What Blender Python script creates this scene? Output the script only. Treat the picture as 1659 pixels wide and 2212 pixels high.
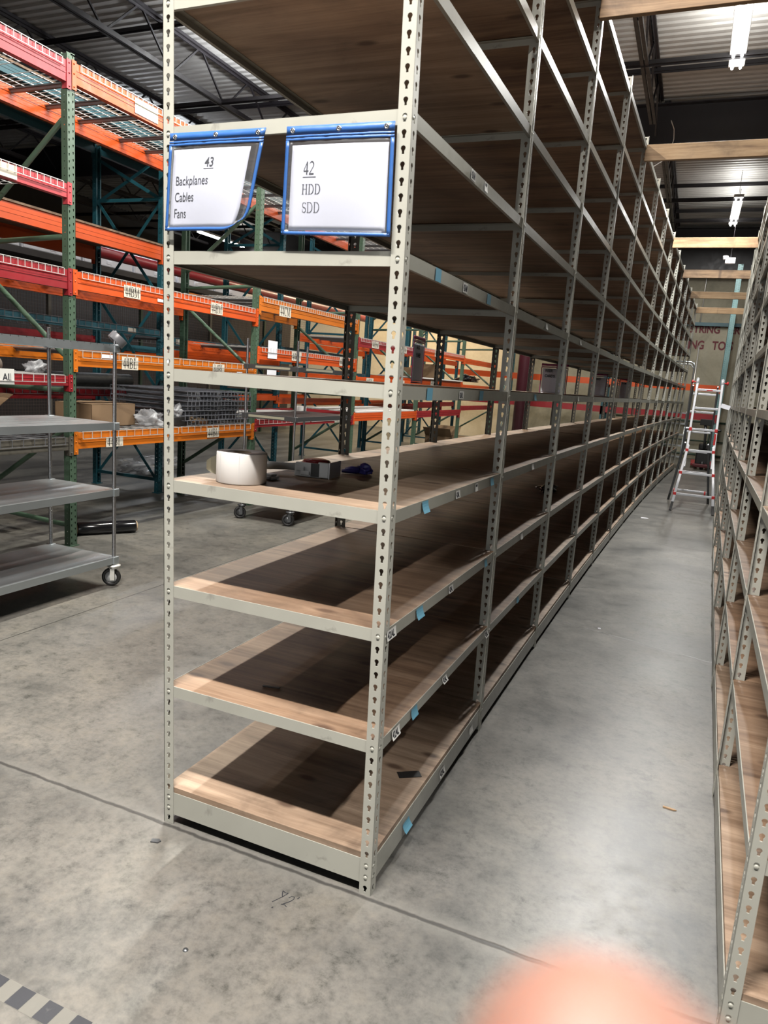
import bpy, bmesh, math, random
from mathutils import Vector, Matrix, Euler
random.seed(7)
PI = math.pi
for _o in list(bpy.data.objects): bpy.data.objects.remove(_o)
SC = bpy.context.scene
COL = SC.collection

# ------------------------------------------------------------------ camera
CAM = (1.4684, -1.8046, 1.5401)
YAW, PITCH, ROLL = -0.3890, -0.1820, 0.0734
FPX = 1554.13
def cam_axes():
    f = Vector((math.sin(YAW)*math.cos(PITCH), math.cos(YAW)*math.cos(PITCH), math.sin(PITCH)))
    r0 = Vector((math.cos(YAW), -math.sin(YAW), 0)); u0 = r0.cross(f)
    r = r0*math.cos(ROLL)+u0*math.sin(ROLL); u = -r0*math.sin(ROLL)+u0*math.cos(ROLL)
    return f, r, u
_f, _r, _u = cam_axes()
cd = bpy.data.cameras.new('camera'); cam = bpy.data.objects.new('camera', cd); COL.objects.link(cam)
M = Matrix((( _r[0], _u[0], -_f[0], CAM[0]), (_r[1], _u[1], -_f[1], CAM[1]), (_r[2], _u[2], -_f[2], CAM[2]), (0,0,0,1)))
cam.matrix_world = M
cd.sensor_fit = 'HORIZONTAL'; cd.sensor_width = 36.0; cd.lens = FPX*36/1659
cd.clip_start = 0.01; cd.clip_end = 200
cd.dof.use_dof = True; cd.dof.focus_distance = 4.2; cd.dof.aperture_fstop = cd.lens/3.6
SC.camera = cam

# ------------------------------------------------------------------ world, exposure, lamps
W = bpy.data.worlds.new('world'); SC.world = W; W.use_nodes = True
W.node_tree.nodes['Background'].inputs[0].default_value = (0.75, 0.8, 0.9, 1)
W.node_tree.nodes['Background'].inputs[1].default_value = 0.006
vs = SC.view_settings
vs.view_transform = 'Standard'; vs.look = 'None'; vs.gamma = 1; vs.use_curve_mapping = False
vs.exposure = 0.0
SC.display_settings.display_device = 'sRGB'
SC.cycles.use_denoising = True
SC.cycles.max_bounces = 7; SC.cycles.diffuse_bounces = 1; SC.cycles.glossy_bounces = 3
SC.cycles.transparent_max_bounces = 12; SC.cycles.sample_clamp_indirect = 4
LIGHT_Z = 5.5
# (x, y, rotated along x?, length, watts, colour)
LAMPS = [
    ('aisle',   1.40,  7.25, 0, 2.4, 520, (1.0, 0.985, 0.95)),
    ('aisle',   1.75, 15.70, 0, 2.4, 230, (1.0, 0.985, 0.95)),
    ('cross',   0.30, -1.66, 1, 1.6, 800, (1.0, 0.94, 0.88)),
    ('cross',   3.70, -1.20, 0, 1.2, 360, (1.0, 0.96, 0.92)),
    ('side',   -1.75,  3.30, 0, 2.4, 470, (1.0, 0.97, 0.88)),
    ('side',   -1.60, 11.60, 0, 2.4, 330, (1.0, 0.93, 0.80)),
    ('side',   -5.2,  -1.90, 0, 1.2, 120, (1.0, 0.95, 0.90)),
    ('back',   -6.30, 17.60, 1, 2.4, 380, (1.0, 0.80, 0.52)),
    ('far',    -12.9, 18.10, 0, 2.4, 90, (1.0, 0.97, 0.93)),
    ('far',    -8.60, 10.20, 0, 2.4, 170, (0.86, 0.92, 1.0)),
    ('deck',   -4.50,  7.60, 0, 1.2, 290, (0.93, 0.95, 1.0)),  # unseen lamp, added to brighten the ceiling left of the shelving
]

# ------------------------------------------------------------------ helpers
def pin(n, key):
    for s in n.inputs:
        if s.name == key: return s
KA = .62
def ka(c, f=None): return tuple(x*(KA if f is None else f) for x in c)
def new_mat(name, color=(.5,.5,.5), rough=.5, metal=0.0, spec=None, emit=None, estr=0):
    color = color if metal > .5 else ka(color)
    m = bpy.data.materials.new(name); m.use_nodes = True
    b = m.node_tree.nodes['Principled BSDF']
    b.inputs['Base Color'].default_value = (*color, 1); b.inputs['Roughness'].default_value = rough
    b.inputs['Metallic'].default_value = metal
    if spec is not None: b.inputs['Specular IOR Level'].default_value = spec
    if emit: b.inputs['Emission Color'].default_value = (*emit, 1); b.inputs['Emission Strength'].default_value = estr
    return m
def nd(m, t, **kw):
    n = m.node_tree.nodes.new(t)
    for k, v in kw.items(): setattr(n, k, v)
    return n
def lk(m, a, b): m.node_tree.links.new(a, b)
def ramp(m, fac, stops):
    r = nd(m, 'ShaderNodeValToRGB'); e = r.color_ramp.elements
    while len(e) < len(stops): e.new(0.5)
    for i, (p, c) in enumerate(stops):
        e[i].position = p; e[i].color = (*c, 1) if len(c) == 3 else c
    lk(m, fac, r.inputs[0]); return r.outputs[0]
def noise(m, vec, scale, detail=4, rough=.55, dist=0):
    n = nd(m, 'ShaderNodeTexNoise'); n.inputs['Scale'].default_value = scale; n.inputs['Detail'].default_value = detail
    n.inputs['Roughness'].default_value = rough; n.inputs['Distortion'].default_value = dist
    lk(m, vec, n.inputs['Vector']); return n.outputs[0]
def mapping(m, src, scale=(1,1,1), loc=(0,0,0), rot=(0,0,0)):
    n = nd(m, 'ShaderNodeMapping'); n.inputs['Scale'].default_value = scale; n.inputs['Location'].default_value = loc
    n.inputs['Rotation'].default_value = rot; lk(m, src, n.inputs['Vector']); return n.outputs[0]
def mixc(m, fac, a, b, mode='MIX'):
    n = nd(m, 'ShaderNodeMix', data_type='RGBA', blend_type=mode)
    for s, v in ((n.inputs[0], fac), (n.inputs[6], a), (n.inputs[7], b)):
        if hasattr(v, 'links') or isinstance(v, bpy.types.NodeSocket): lk(m, v, s)
        elif isinstance(v, (int, float)): s.default_value = v
        else: s.default_value = (*v, 1)
    return n.outputs[2]
def mth(m, op, a, b=None, c=None):
    n = nd(m, 'ShaderNodeMath', operation=op)
    for i, v in enumerate((a, b, c)):
        if v is None: continue
        if isinstance(v, bpy.types.NodeSocket): lk(m, v, n.inputs[i])
        else: n.inputs[i].default_value = v
    return n.outputs[0]
def bump(m, h, strength=.2, dist=.01):
    n = nd(m, 'ShaderNodeBump'); n.inputs['Strength'].default_value = strength; n.inputs['Distance'].default_value = dist
    lk(m, h, n.inputs['Height']); lk(m, n.outputs[0], m.node_tree.nodes['Principled BSDF'].inputs['Normal'])
def bsdf(m): return m.node_tree.nodes['Principled BSDF']
def coords(m, kind='Object'):
    return nd(m, 'ShaderNodeTexCoord').outputs[kind]
def world_pos(m): return nd(m, 'ShaderNodeNewGeometry').outputs['Position']

class MB:
    def __init__(s): s.v = []; s.f = []; s.sm = []
    def add(s, vs, fs, smooth=False):
        o = len(s.v); s.v += [tuple(p) for p in vs]
        s.f += [tuple(i+o for i in f) for f in fs]; s.sm += [smooth]*len(fs)
    def box(s, a, b, R=None, T=None):
        x0,y0,z0 = a; x1,y1,z1 = b
        vs = [Vector(p) for p in ((x0,y0,z0),(x1,y0,z0),(x1,y1,z0),(x0,y1,z0),(x0,y0,z1),(x1,y0,z1),(x1,y1,z1),(x0,y1,z1))]
        if R is not None: vs = [R @ p for p in vs]
        if T is not None: vs = [p+Vector(T) for p in vs]
        s.add(vs, [(0,3,2,1),(4,5,6,7),(0,1,5,4),(1,2,6,5),(2,3,7,6),(3,0,4,7)])
    def cbox(s, c, d, R=None):
        s.box((-d[0]/2,-d[1]/2,-d[2]/2), (d[0]/2,d[1]/2,d[2]/2), R, c)
    def bar(s, p, q, w, h, up=(0,0,1)):
        p = Vector(p); q = Vector(q); d = q-p; L = d.length; d.normalize()
        u = Vector(up); x = d.cross(u)
        if x.length < 1e-4: x = d.cross(Vector((1,0,0)))
        x.normalize(); z = x.cross(d)
        vs = []
        for e in (p, q):
            for a, b in ((-1,-1),(1,-1),(1,1),(-1,1)): vs.append(e+x*a*w/2+z*b*h/2)
        s.add(vs, [(3,2,1,0),(4,5,6,7),(0,1,5,4),(1,2,6,5),(2,3,7,6),(3,0,4,7)])
    def tube(s, pts, r, n=10, cap=True, smooth=True):
        pts = [Vector(p) for p in pts]; rs = r if isinstance(r, (list, tuple)) else [r]*len(pts)
        t0 = (pts[1]-pts[0]).normalized(); a = t0.orthogonal().normalized(); rings = []; vs = []
        for i, p in enumerate(pts):
            t = ((pts[min(i+1,len(pts)-1)]-pts[max(i-1,0)])).normalized()
            a = (a-t*a.dot(t)).normalized(); b = t.cross(a)
            for k in range(n):
                an = 2*PI*k/n; vs.append(p+(a*math.cos(an)+b*math.sin(an))*rs[i])
        fs = []
        for i in range(len(pts)-1):
            for k in range(n):
                k2 = (k+1)%n; fs.append((i*n+k, i*n+k2, (i+1)*n+k2, (i+1)*n+k))
        s.add(vs, fs, smooth)
        if cap:
            L = len(pts)-1
            o = len(s.v)-len(vs)
            s.f.append(tuple(o+k for k in reversed(range(n)))); s.sm.append(False)
            s.f.append(tuple(o+L*n+k for k in range(n))); s.sm.append(False)
    def lathe(s, prof, c=(0,0,0), n=28, R=None, smooth=True, closed=False):
        vs = []; m = len(prof)
        for k in range(n):
            a = 2*PI*k/n
            for r, z in prof:
                p = Vector((r*math.cos(a), r*math.sin(a), z))
                if R is not None: p = R @ p
                vs.append(p+Vector(c))
        fs = []
        rng = range(m) if closed else range(m-1)
        for k in range(n):
            k2 = (k+1)%n
            for j in rng:
                j2 = (j+1)%m; fs.append((k*m+j, k2*m+j, k2*m+j2, k*m+j2))
        s.add(vs, fs, smooth)
    def prism(s, poly, o, U, V, N, t):
        """extrude 2d polygon (u,v) at o along N by t"""
        o = Vector(o); U = Vector(U); V = Vector(V); N = Vector(N); n = len(poly)
        vs = [o+U*a+V*b for a,b in poly]+[o+U*a+V*b+N*t for a,b in poly]
        s.add(vs, [tuple(reversed(range(n))), tuple(range(n,2*n))]+[(i,(i+1)%n,n+(i+1)%n,n+i) for i in range(n)])
    def perf(s, o, U, V, N, w, cells, pitch, hole, t=.002):
        """plate of width w (along U from o), stacked cells along V, each with a hole; thickness t along -N"""
        o = Vector(o); U = Vector(U); V = Vector(V); N = Vector(N)
        inn, out = hole(w, pitch); n = len(inn)
        for c in range(cells):
            q = o+U*(w/2)+V*(pitch*(c+.5))
            vs = []
            for L in (0, -t):
                vs += [q+U*a+V*b+N*L for a,b in inn]+[q+U*a+V*b+N*L for a,b in out]
            fs = []
            for i in range(n):
                j = (i+1)%n
                fs.append((i, j, n+j, n+i)); fs.append((2*n+j, 2*n+i, 3*n+i, 3*n+j)); fs.append((j, i, 2*n+i, 2*n+j))
            s.add(vs, fs)
        a = o; H = V*(pitch*cells)
        for p in (o, o+U*w):
            s.add([p, p+H, p+H-N*t, p-N*t], [(0,1,2,3)])
    def mesh(s, name):
        me = bpy.data.meshes.new(name); me.from_pydata(s.v, [], s.f)
        me.polygons.foreach_set('use_smooth', s.sm); me.update()
        bm = bmesh.new(); bm.from_mesh(me); bmesh.ops.recalc_face_normals(bm, faces=bm.faces); bm.to_mesh(me); bm.free()
        return me
    def build(s, name, mat, parent=None, bevel=0, loc=None):
        return put(name, s.mesh(name), mat, parent, bevel, loc)

def put(name, me, mat=None, parent=None, bevel=0, loc=None):
    if mat and not me.materials: me.materials.append(mat)
    o = bpy.data.objects.new(name, me); COL.objects.link(o)
    if parent: o.parent = parent
    if loc is not None: o.location = loc
    if bevel:
        b = o.modifiers.new('bevel', 'BEVEL'); b.width = bevel; b.segments = 2; b.limit_method = 'ANGLE'; b.angle_limit = .7
    return o
def tag(o, label=None, cat=None, group=None, kind=None):
    if label: o['label'] = label
    if cat: o['category'] = cat
    if group: o['group'] = group
    if kind: o['kind'] = kind
    return o
def thing(name, label, cat, loc=(0,0,0), rz=0, group=None):
    o = bpy.data.objects.new(name, None); COL.objects.link(o); o.empty_display_size = .1
    o.location = loc; o.rotation_euler = (0,0,rz)
    return tag(o, label, cat, group)
def struct(o): o['kind'] = 'structure'; return o

# keyhole (shelving post), teardrop (pallet rack), round hole
def hole_key(k):
    def f(w, p):
        inn = [(0,11),(-5,9),(-7,4),(-5,-.5),(-3.4,-3),(-3.4,-10),(3.4,-10),(3.4,-3),(5,-.5),(7,4),(5,9)]
        inn = [(a*k/1000, b*k/1000) for a,b in inn]
        x = w/2; y = p/2
        out = [(0,y),(-x,y),(-x,inn[2][1]),(-x,inn[3][1]),(-x,inn[4][1]),(-x,-y),(x,-y),(x,inn[7][1]),(x,inn[8][1]),(x,inn[9][1]),(x,y)]
        return inn, out
    return f
def hole_round(r):
    def f(w, p):
        x = w/2; y = p/2; inn = []; out = []
        for a, q in zip((0,45,90,135,180,225,270,315), ((x,0),(x,y),(0,y),(-x,y),(-x,0),(-x,-y),(0,-y),(x,-y))):
            inn.append((r*math.cos(math.radians(a)), r*math.sin(math.radians(a)))); out.append(q)
        return inn, out
    return f

def text_obj(s, size, mat, name, parent, loc, rot=None, width=1.0, weight=0.0, align='LEFT', thick=.0004):
    cu = bpy.data.curves.new(name, 'FONT'); cu.body = s; cu.size = size; cu.align_x = align
    cu.extrude = thick; cu.offset = weight; cu.resolution_u = 4; cu.space_line = 1.0
    t = bpy.data.objects.new('tmp', cu); COL.objects.link(t)
    dg = bpy.context.evaluated_depsgraph_get()
    me = bpy.data.meshes.new_from_object(t.evaluated_get(dg)); bpy.data.objects.remove(t); me.name = name
    for v in me.vertices: v.co.x *= width
    me.materials.clear(); me.materials.append(mat)
    o = bpy.data.objects.new(name, me); COL.objects.link(o); o.parent = parent
    o.location = loc
    if rot is not None: o.rotation_euler = rot
    return o
# serif lettering from ribbons -------------------------------------------------
def rib(mb, pts, ws, d=.0004):
    """flat ribbon in local xz plane, facing -y"""
    P = [Vector((a,0,b)) for a,b in pts]; vs = []; n = len(P)
    for i, p in enumerate(P):
        t = (P[min(i+1,n-1)]-P[max(i-1,0)]).normalized(); s = Vector((t.z,0,-t.x))*ws[i]/2
        vs += [p+s, p-s]
    mb.add(vs, [(2*i,2*i+1,2*i+3,2*i+2) for i in range(n-1)])
def arc(cx, cz, rx, rz, a0, a1, n=12):
    return [(cx+rx*math.cos(math.radians(a0+(a1-a0)*i/n)), cz+rz*math.sin(math.radians(a0+(a1-a0)*i/n))) for i in range(n+1)]
def glyph(mb, ch, x, h, k=.10, thin=.042):
    """serif capital of height h at x; returns advance"""
    K = k*h; T = thin*h; a = []
    def R(pts, ws): rib(mb, [(x+p*h, q*h) for p,q in pts], [w*1.0 for w in ws])
    def stem(px, z0=0, z1=1, serif=True):
        R([(px,z0),(px,z1)], [K,K])
        if serif:
            for z in (z0, z1): R([(px-.13,z+(.012 if z==z0 else -.012)),(px+.13,z+(.012 if z==z0 else -.012))], [T,T])
    if ch == 'H':
        stem(.16); stem(.62); R([(.16,.52),(.62,.52)], [T,T]); return .84*h
    if ch == 'D':
        stem(.16); pts = [(.16,.985),(.34,.985)]+arc(.34,.5,.36,.485,90,-90,16)+[(.16,.015)]
        R(pts, [T,T]+[T+(K-T)*max(0,math.sin(PI*i/16))**1.0 for i in range(17)]+[T]); return .84*h
    if ch == 'S':
        pts = arc(.30,.74,.19,.245,20,270,14)+arc(.30,.255,.21,.24,90,-200,16)
        n = len(pts); ws = [T+(K-T)*max(0,math.sin(PI*min(1,max(0,(i-4)/(n-9)))))**1.3 for i in range(n)]
        R(pts, ws); R([(.49,.82),(.49,.99)],[T,T]); R([(.095,.02),(.095,.2)],[T,T]); return .62*h
    if ch == '4':
        R([(.36,0),(.36,1)],[K,K]); R([(.36,.97),(.03,.3)],[T*1.3,T*1.3]); R([(.02,.28),(.52,.28)],[K*.7,K*.7]); return .56*h
    if ch == '2':
        pts = arc(.25,.73,.2,.25,160,-30,12)+[(.06,.06)]
        R(pts, [T]+[T+(K-T)*math.sin(PI*i/12) for i in range(12)]+[T*1.5]); R([(.03,.05),(.5,.05)],[K,K]); return .56*h
    if ch == 'B':
        stem(.16)
        for cz, rr, rx in ((.75,.235,.24),(.26,.245,.29)):
            pts = [(.16,cz+rr),(.3,cz+rr)]+arc(.3,cz,rx,rr,90,-90,12)+[(.16,cz-rr)]
            R(pts, [T,T]+[T+(K-T)*math.sin(PI*i/12) for i in range(13)]+[T])
        return .74*h
    if ch == 'L':
        stem(.16); R([(.16,.015),(.58,.015)],[T,T]); R([(.57,.0),(.57,.25)],[T*1.4,T]); return .70*h
    if ch == 'M':
        R([(.12,0),(.12,1)],[T*1.3]*2); stem(.78); R([(.12,.98),(.43,.05)],[K,K]); R([(.43,.05),(.78,.98)],[T*1.3]*2)
        R([(.0,.985),(.2,.985)],[T,T]); R([(.0,.015),(.24,.015)],[T,T]); return 1.0*h
    if ch == 'C':
        pts = arc(.40,.5,.32,.485,50,310,20)
        R(pts, [T]+[T+(K-T)*math.sin(PI*i/20) for i in range(1,20)]+[T]); R([(.61,.72),(.61,.98)],[T*1.5,T*1.5]); return .76*h
    if ch == 'Y':
        R([(.4,0),(.4,.45)],[K,K]); R([(.4,.45),(.08,.98)],[K,K]); R([(.4,.45),(.7,.98)],[T*1.4]*2)
        R([(.27,.015),(.53,.015)],[T,T]); R([(0,.985),(.2,.985)],[T,T]); R([(.58,.985),(.8,.985)],[T,T]); return .8*h
    return .4*h
def serif(s, h, mat, name, parent, loc, rz=0, xs=1.0, k=.10):
    mb = MB(); x = 0
    for ch in s: x += glyph(mb, ch, x, h, k)
    mb.v = [(a*xs, b, c) for a,b,c in mb.v]
    o = mb.build(name, mat, parent); o.location = loc; o.rotation_euler = (0,0,rz); return o
# ------------------------------------------------------------------ materials
def m_floor():
    m = new_mat('concrete_floor'); P = world_pos(m); b = bsdf(m)
    big = noise(m, P, .55, 5, .6, .4); med = noise(m, P, 2.2, 7, .68, .25); fine = noise(m, P, 38, 6, .7)
    spk = noise(m, P, 13, 8, .78, .15)
    c1 = ramp(m, big, [(.32,(.068,.068,.064)),(.48,(.110,.106,.096)),(.62,(.138,.132,.119)),(.74,(.164,.150,.126))])
    c2 = ramp(m, med, [(.33,(.62,.63,.64)),(.45,(.90,.90,.90)),(.55,(1.02,1.01,1)),(.72,(1.15,1.11,1.04))])
    c = mixc(m, 1, c1, c2, 'MULTIPLY')
    c3 = ramp(m, spk, [(.33,(.36,.37,.36)),(.42,(.80,.81,.80)),(.50,(1,1,1)),(.70,(1.16,1.13,1.08))])
    c = mixc(m, .9, c, c3, 'MULTIPLY')
    c4 = ramp(m, fine, [(.30,(.62,.62,.62)),(.5,(1,1,1)),(.7,(1.2,1.2,1.18))])
    c = mixc(m, .7, c, c4, 'MULTIPLY')
    sx = nd(m, 'ShaderNodeSeparateXYZ'); lk(m, P, sx.inputs[0]); X, Y = sx.outputs[0], sx.outputs[1]
    wob = noise(m, P, 9, 4, .6); wob2 = noise(m, P, 2.2, 5, .6)
    def line(d, w, soft=.003):
        # 1 inside the line
        a = mth(m, 'ABSOLUTE', d)
        n = nd(m, 'ShaderNodeMapRange'); lk(m, a, n.inputs[0]); n.inputs[1].default_value = w; n.inputs[2].default_value = w+soft
        n.inputs[3].default_value = 1; n.inputs[4].default_value = 0; return n.outputs[0]
    jw = mth(m, 'MULTIPLY_ADD', wob, .022, -.011)
    d1 = mth(m, 'ADD', mth(m, 'ADD', Y, .012), jw)
    d2 = mth(m, 'ADD', mth(m, 'ADD', X, 1.80), mth(m, 'MULTIPLY', jw, .35))
    d3 = mth(m, 'ADD', mth(m, 'ADD', Y, -6.4), mth(m, 'MULTIPLY', jw, .4))
    crk = mth(m, 'ADD', mth(m, 'MULTIPLY_ADD', X, .27, -3.285), Y)
    d4 = mth(m, 'ADD', crk, mth(m, 'MULTIPLY_ADD', wob2, .16, -.08))
    inx = mth(m, 'MULTIPLY', mth(m, 'GREATER_THAN', X, .80), mth(m, 'LESS_THAN', X, 1.85))
    L = mth(m, 'MAXIMUM', mth(m, 'MAXIMUM', line(d1, .0035, .006), line(d2, .0025)), mth(m, 'MAXIMUM', line(d3, .003), mth(m, 'MULTIPLY', line(d4, .0012, .003), inx)))
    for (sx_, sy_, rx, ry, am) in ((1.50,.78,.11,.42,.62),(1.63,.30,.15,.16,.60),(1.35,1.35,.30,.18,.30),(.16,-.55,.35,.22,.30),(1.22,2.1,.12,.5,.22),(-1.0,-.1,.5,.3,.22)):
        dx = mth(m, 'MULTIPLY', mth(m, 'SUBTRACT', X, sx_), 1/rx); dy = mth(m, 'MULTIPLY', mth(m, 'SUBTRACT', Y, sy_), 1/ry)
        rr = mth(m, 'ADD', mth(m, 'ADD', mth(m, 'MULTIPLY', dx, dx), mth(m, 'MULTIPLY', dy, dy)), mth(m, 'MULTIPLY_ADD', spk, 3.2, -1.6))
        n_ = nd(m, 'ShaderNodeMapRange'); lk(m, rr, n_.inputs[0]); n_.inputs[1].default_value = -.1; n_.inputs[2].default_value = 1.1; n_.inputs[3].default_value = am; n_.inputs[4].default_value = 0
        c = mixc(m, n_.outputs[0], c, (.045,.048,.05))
    halo = mth(m, 'MULTIPLY', line(d1, .01, .05), .35)
    c = mixc(m, halo, c, (.16,.155,.14))
    c = mixc(m, mth(m, 'MULTIPLY', L, .80), c, (.022,.021,.02))
    lk(m, c, b.inputs['Base Color'])
    r = ramp(m, med, [(.25,(.29,.29,.29)),(.55,(.37,.37,.37)),(.8,(.5,.5,.5))])
    lk(m, r, b.inputs['Roughness']); b.inputs['Specular IOR Level'].default_value = .5
    h = mth(m, 'SUBTRACT', mth(m, 'MULTIPLY', fine, .25), L)
    bump(m, h, .25, .006)
    return m
def m_wood(name, dark, mid, light, scale=1.0, axis=0, rough=.62, knots=True):
    m = new_mat(name, rough=rough); b = bsdf(m)
    oi = nd(m, 'ShaderNodeObjectInfo'); co = coords(m)
    off = nd(m, 'ShaderNodeVectorMath', operation='ADD')
    cmb = nd(m, 'ShaderNodeCombineXYZ')
    for i, k in enumerate((37.0, 91.0, 53.0)): lk(m, mth(m, 'MULTIPLY', oi.outputs['Random'], k), cmb.inputs[i])
    lk(m, co, off.inputs[0]); lk(m, cmb.outputs[0], off.inputs[1]); V = off.outputs[0]
    sc = [9.0*scale]*3; sc[axis] = .9*scale
    v1 = mapping(m, V, sc)
    warp = noise(m, v1, .8, 5, .6, 1.4)
    sc3 = [26.0*scale]*3; sc3[axis] = 1.3*scale
    gr = noise(m, mapping(m, V, sc3), 1, 4, .6, .8)
    sc2 = [150.0*scale]*3; sc2[axis] = 5*scale
    fib = noise(m, mapping(m, V, sc2), 1, 4, .6)
    g = mth(m, 'ADD', mth(m, 'MULTIPLY', gr, .38), mth(m, 'MULTIPLY', warp, .62))
    c = ramp(m, g, [(.36,ka(dark,.55)),(.50,ka(mid,.55)),(.64,ka(light,.60))])
    c = mixc(m, .5, c, ramp(m, fib, [(.25,(.6,.57,.55)),(.5,(1,1,1)),(.8,(1.1,1.1,1.08))]), 'MULTIPLY')
    st = noise(m, V, 2.1, 6, .65, .7)
    c = mixc(m, .7, c, ramp(m, st, [(.36,(.52,.50,.49)),(.46,(.90,.89,.88)),(.62,(1.10,1.08,1.05))]), 'MULTIPLY')
    tint = ramp(m, oi.outputs['Random'], [(0,(.82,.80,.78)),(.5,(1,.99,.97)),(1,(1.08,1.02,.96))])
    c = mixc(m, 1, c, tint, 'MULTIPLY')
    if knots:
        vo = nd(m, 'ShaderNodeTexVoronoi', voronoi_dimensions='2D'); vo.inputs['Scale'].default_value = 2.3*scale
        sc3 = [1.7]*3; sc3[axis] = .8; lk(m, mapping(m, V, sc3), vo.inputs['Vector'])
        c = mixc(m, ramp(m, vo.outputs['Distance'], [(.035,(.85,)*3),(.085,(0,0,0))]), c, (.06,.033,.02))
    lk(m, c, b.inputs['Base Color']); bump(m, fib, .12, .002)
    return m
def m_paint(name, col, rough=.45, wear=(.12,.11,.1), amt=.5, metal=0, scale=9):
    m = new_mat(name, col, rough, metal); co = coords(m)
    if metal <= .5: col = ka(col); wear = ka(wear)
    n1 = noise(m, co, scale, 7, .72, .5); n2 = noise(m, co, 2.2, 4, .6)
    c = mixc(m, mth(m, 'MULTIPLY', ramp(m, n1, [(.62,(0,0,0)),(.72,(1,1,1))]), amt), col, wear)
    c = mixc(m, .55, c, ramp(m, n2, [(.3,(.76,.76,.76)),(.6,(1.04,1.04,1.04))]), 'MULTIPLY')
    lk(m, c, bsdf(m).inputs['Base Color'])
    lk(m, ramp(m, n1, [(.3,(rough*.8,)*3),(.8,(min(1,rough*1.3),)*3)]), bsdf(m).inputs['Roughness'])
    return m
MT = {}
MT['floor'] = m_floor()
MT['ply'] = m_wood('plywood', (.16,.095,.058), (.305,.198,.128), (.41,.29,.20), 1.0, 0)
MT['ply2'] = m_wood('plywood_light', (.27,.185,.125), (.44,.325,.235), (.56,.43,.32), 1.0, 0)
MT['lumber'] = m_wood('lumber', (.36,.22,.115), (.60,.40,.22), (.70,.50,.30), 1.4, 0)
MT['lumber_old'] = m_wood('lumber_old', (.20,.125,.07), (.44,.29,.165), (.58,.41,.25), 1.4, 0)
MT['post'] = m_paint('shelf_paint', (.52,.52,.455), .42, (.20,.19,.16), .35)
MT['beam'] = m_paint('beam_paint', (.50,.50,.435), .40, (.16,.15,.13), .40)
MT['sbeam'] = m_paint('worn_beam_paint', (.44,.44,.38), .36, (.12,.11,.10), .55, .15, 14)
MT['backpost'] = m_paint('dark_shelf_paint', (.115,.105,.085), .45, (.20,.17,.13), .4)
MT['zinc'] = new_mat('zinc_rivet', (.66,.66,.62), .35, .6)
MT['orange'] = m_paint('orange_beam_paint', (.80,.105,.012), .38, (.40,.06,.02), .35)
MT['amber'] = m_paint('amber_beam_paint', (.74,.19,.010), .38, (.40,.10,.02), .35)
MT['red'] = m_paint('red_beam_paint', (.36,.016,.024), .40, (.20,.02,.02), .35)
MT['pink'] = m_paint('faded_red_beam_paint', (.60,.060,.075), .42, (.35,.05,.05), .35)
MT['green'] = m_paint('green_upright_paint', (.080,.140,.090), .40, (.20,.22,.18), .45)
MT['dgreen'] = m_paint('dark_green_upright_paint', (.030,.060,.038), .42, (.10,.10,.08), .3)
MT['teal'] = m_paint('teal_upright_paint', (.020,.115,.150), .42, (.10,.16,.17), .4)
MT['lteal'] = m_paint('pale_teal_upright_paint', (.20,.36,.36), .42, (.10,.16,.17), .3)
MT['blue'] = m_paint('blue_beam_paint', (.035,.165,.215), .42, (.03,.05,.06), .35)
MT['wire'] = new_mat('galvanised_wire', (.60,.59,.57), .38, .55)
MT['channel'] = new_mat('deck_channel', (.16,.165,.17), .40, .6)
MT['dwire'] = new_mat('dark_wire', (.20,.205,.22), .4, .6)
MT['steel'] = m_paint('black_ceiling_steel', (.018,.015,.018), .45, (.05,.04,.04), .3)
MT['deck'] = m_paint('ceiling_deck_paint', (.54,.53,.50), .5, (.25,.24,.23), .25)
MT['card'] = new_mat('label_card', (.80,.74,.62), .7)
MT['paper'] = new_mat('white_paper', (1.24,1.24,1.32), .7)
_m = MT['paper']; _t = nd(_m, 'ShaderNodeBsdfTranslucent'); _t.inputs[0].default_value = (.75,.75,.80,1); _x = nd(_m, 'ShaderNodeMixShader'); _x.inputs[0].default_value = .18
lk(_m, bsdf(_m).outputs[0], _x.inputs[1]); lk(_m, _t.outputs[0], _x.inputs[2]); lk(_m, _x.outputs[0], _m.node_tree.nodes['Material Output'].inputs[0])
MT['ink'] = new_mat('black_ink', (.012,.014,.022), .7)
MT['ink2'] = new_mat('dark_label_ink', (.04,.032,.028), .7)
MT['galv'] = m_paint('galvanised_shelf', (.42,.46,.48), .33, (.36,.40,.42), .3, .8, 5)
MT['chrome'] = new_mat('chrome_post', (.36,.36,.37), .25, .95)
MT['dsteel'] = new_mat('dark_cart_steel', (.10,.105,.11), .35, .7)
MT['rubber'] = new_mat('black_rubber', (.018,.018,.018), .5)
MT['alu'] = m_paint('aluminium', (.72,.73,.76), .32, (.5,.5,.5), .2, .35)
MT['redplastic'] = new_mat('red_plastic', (.62,.03,.03), .4)
MT['cardboard'] = m_paint('cardboard', (.27,.17,.09), .8, (.25,.15,.08), .4, 0, 5)
MT['bluevinyl'] = m_paint('blue_vinyl', (.035,.145,.46), .38, (.10,.26,.62), .5, 0, 30)
MT['bluetape'] = new_mat('blue_tape', (.12,.33,.45), .6)
MT['label'] = new_mat('vinyl_label', (.80,.80,.76), .45)
MT['wallc'] = None
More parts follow.
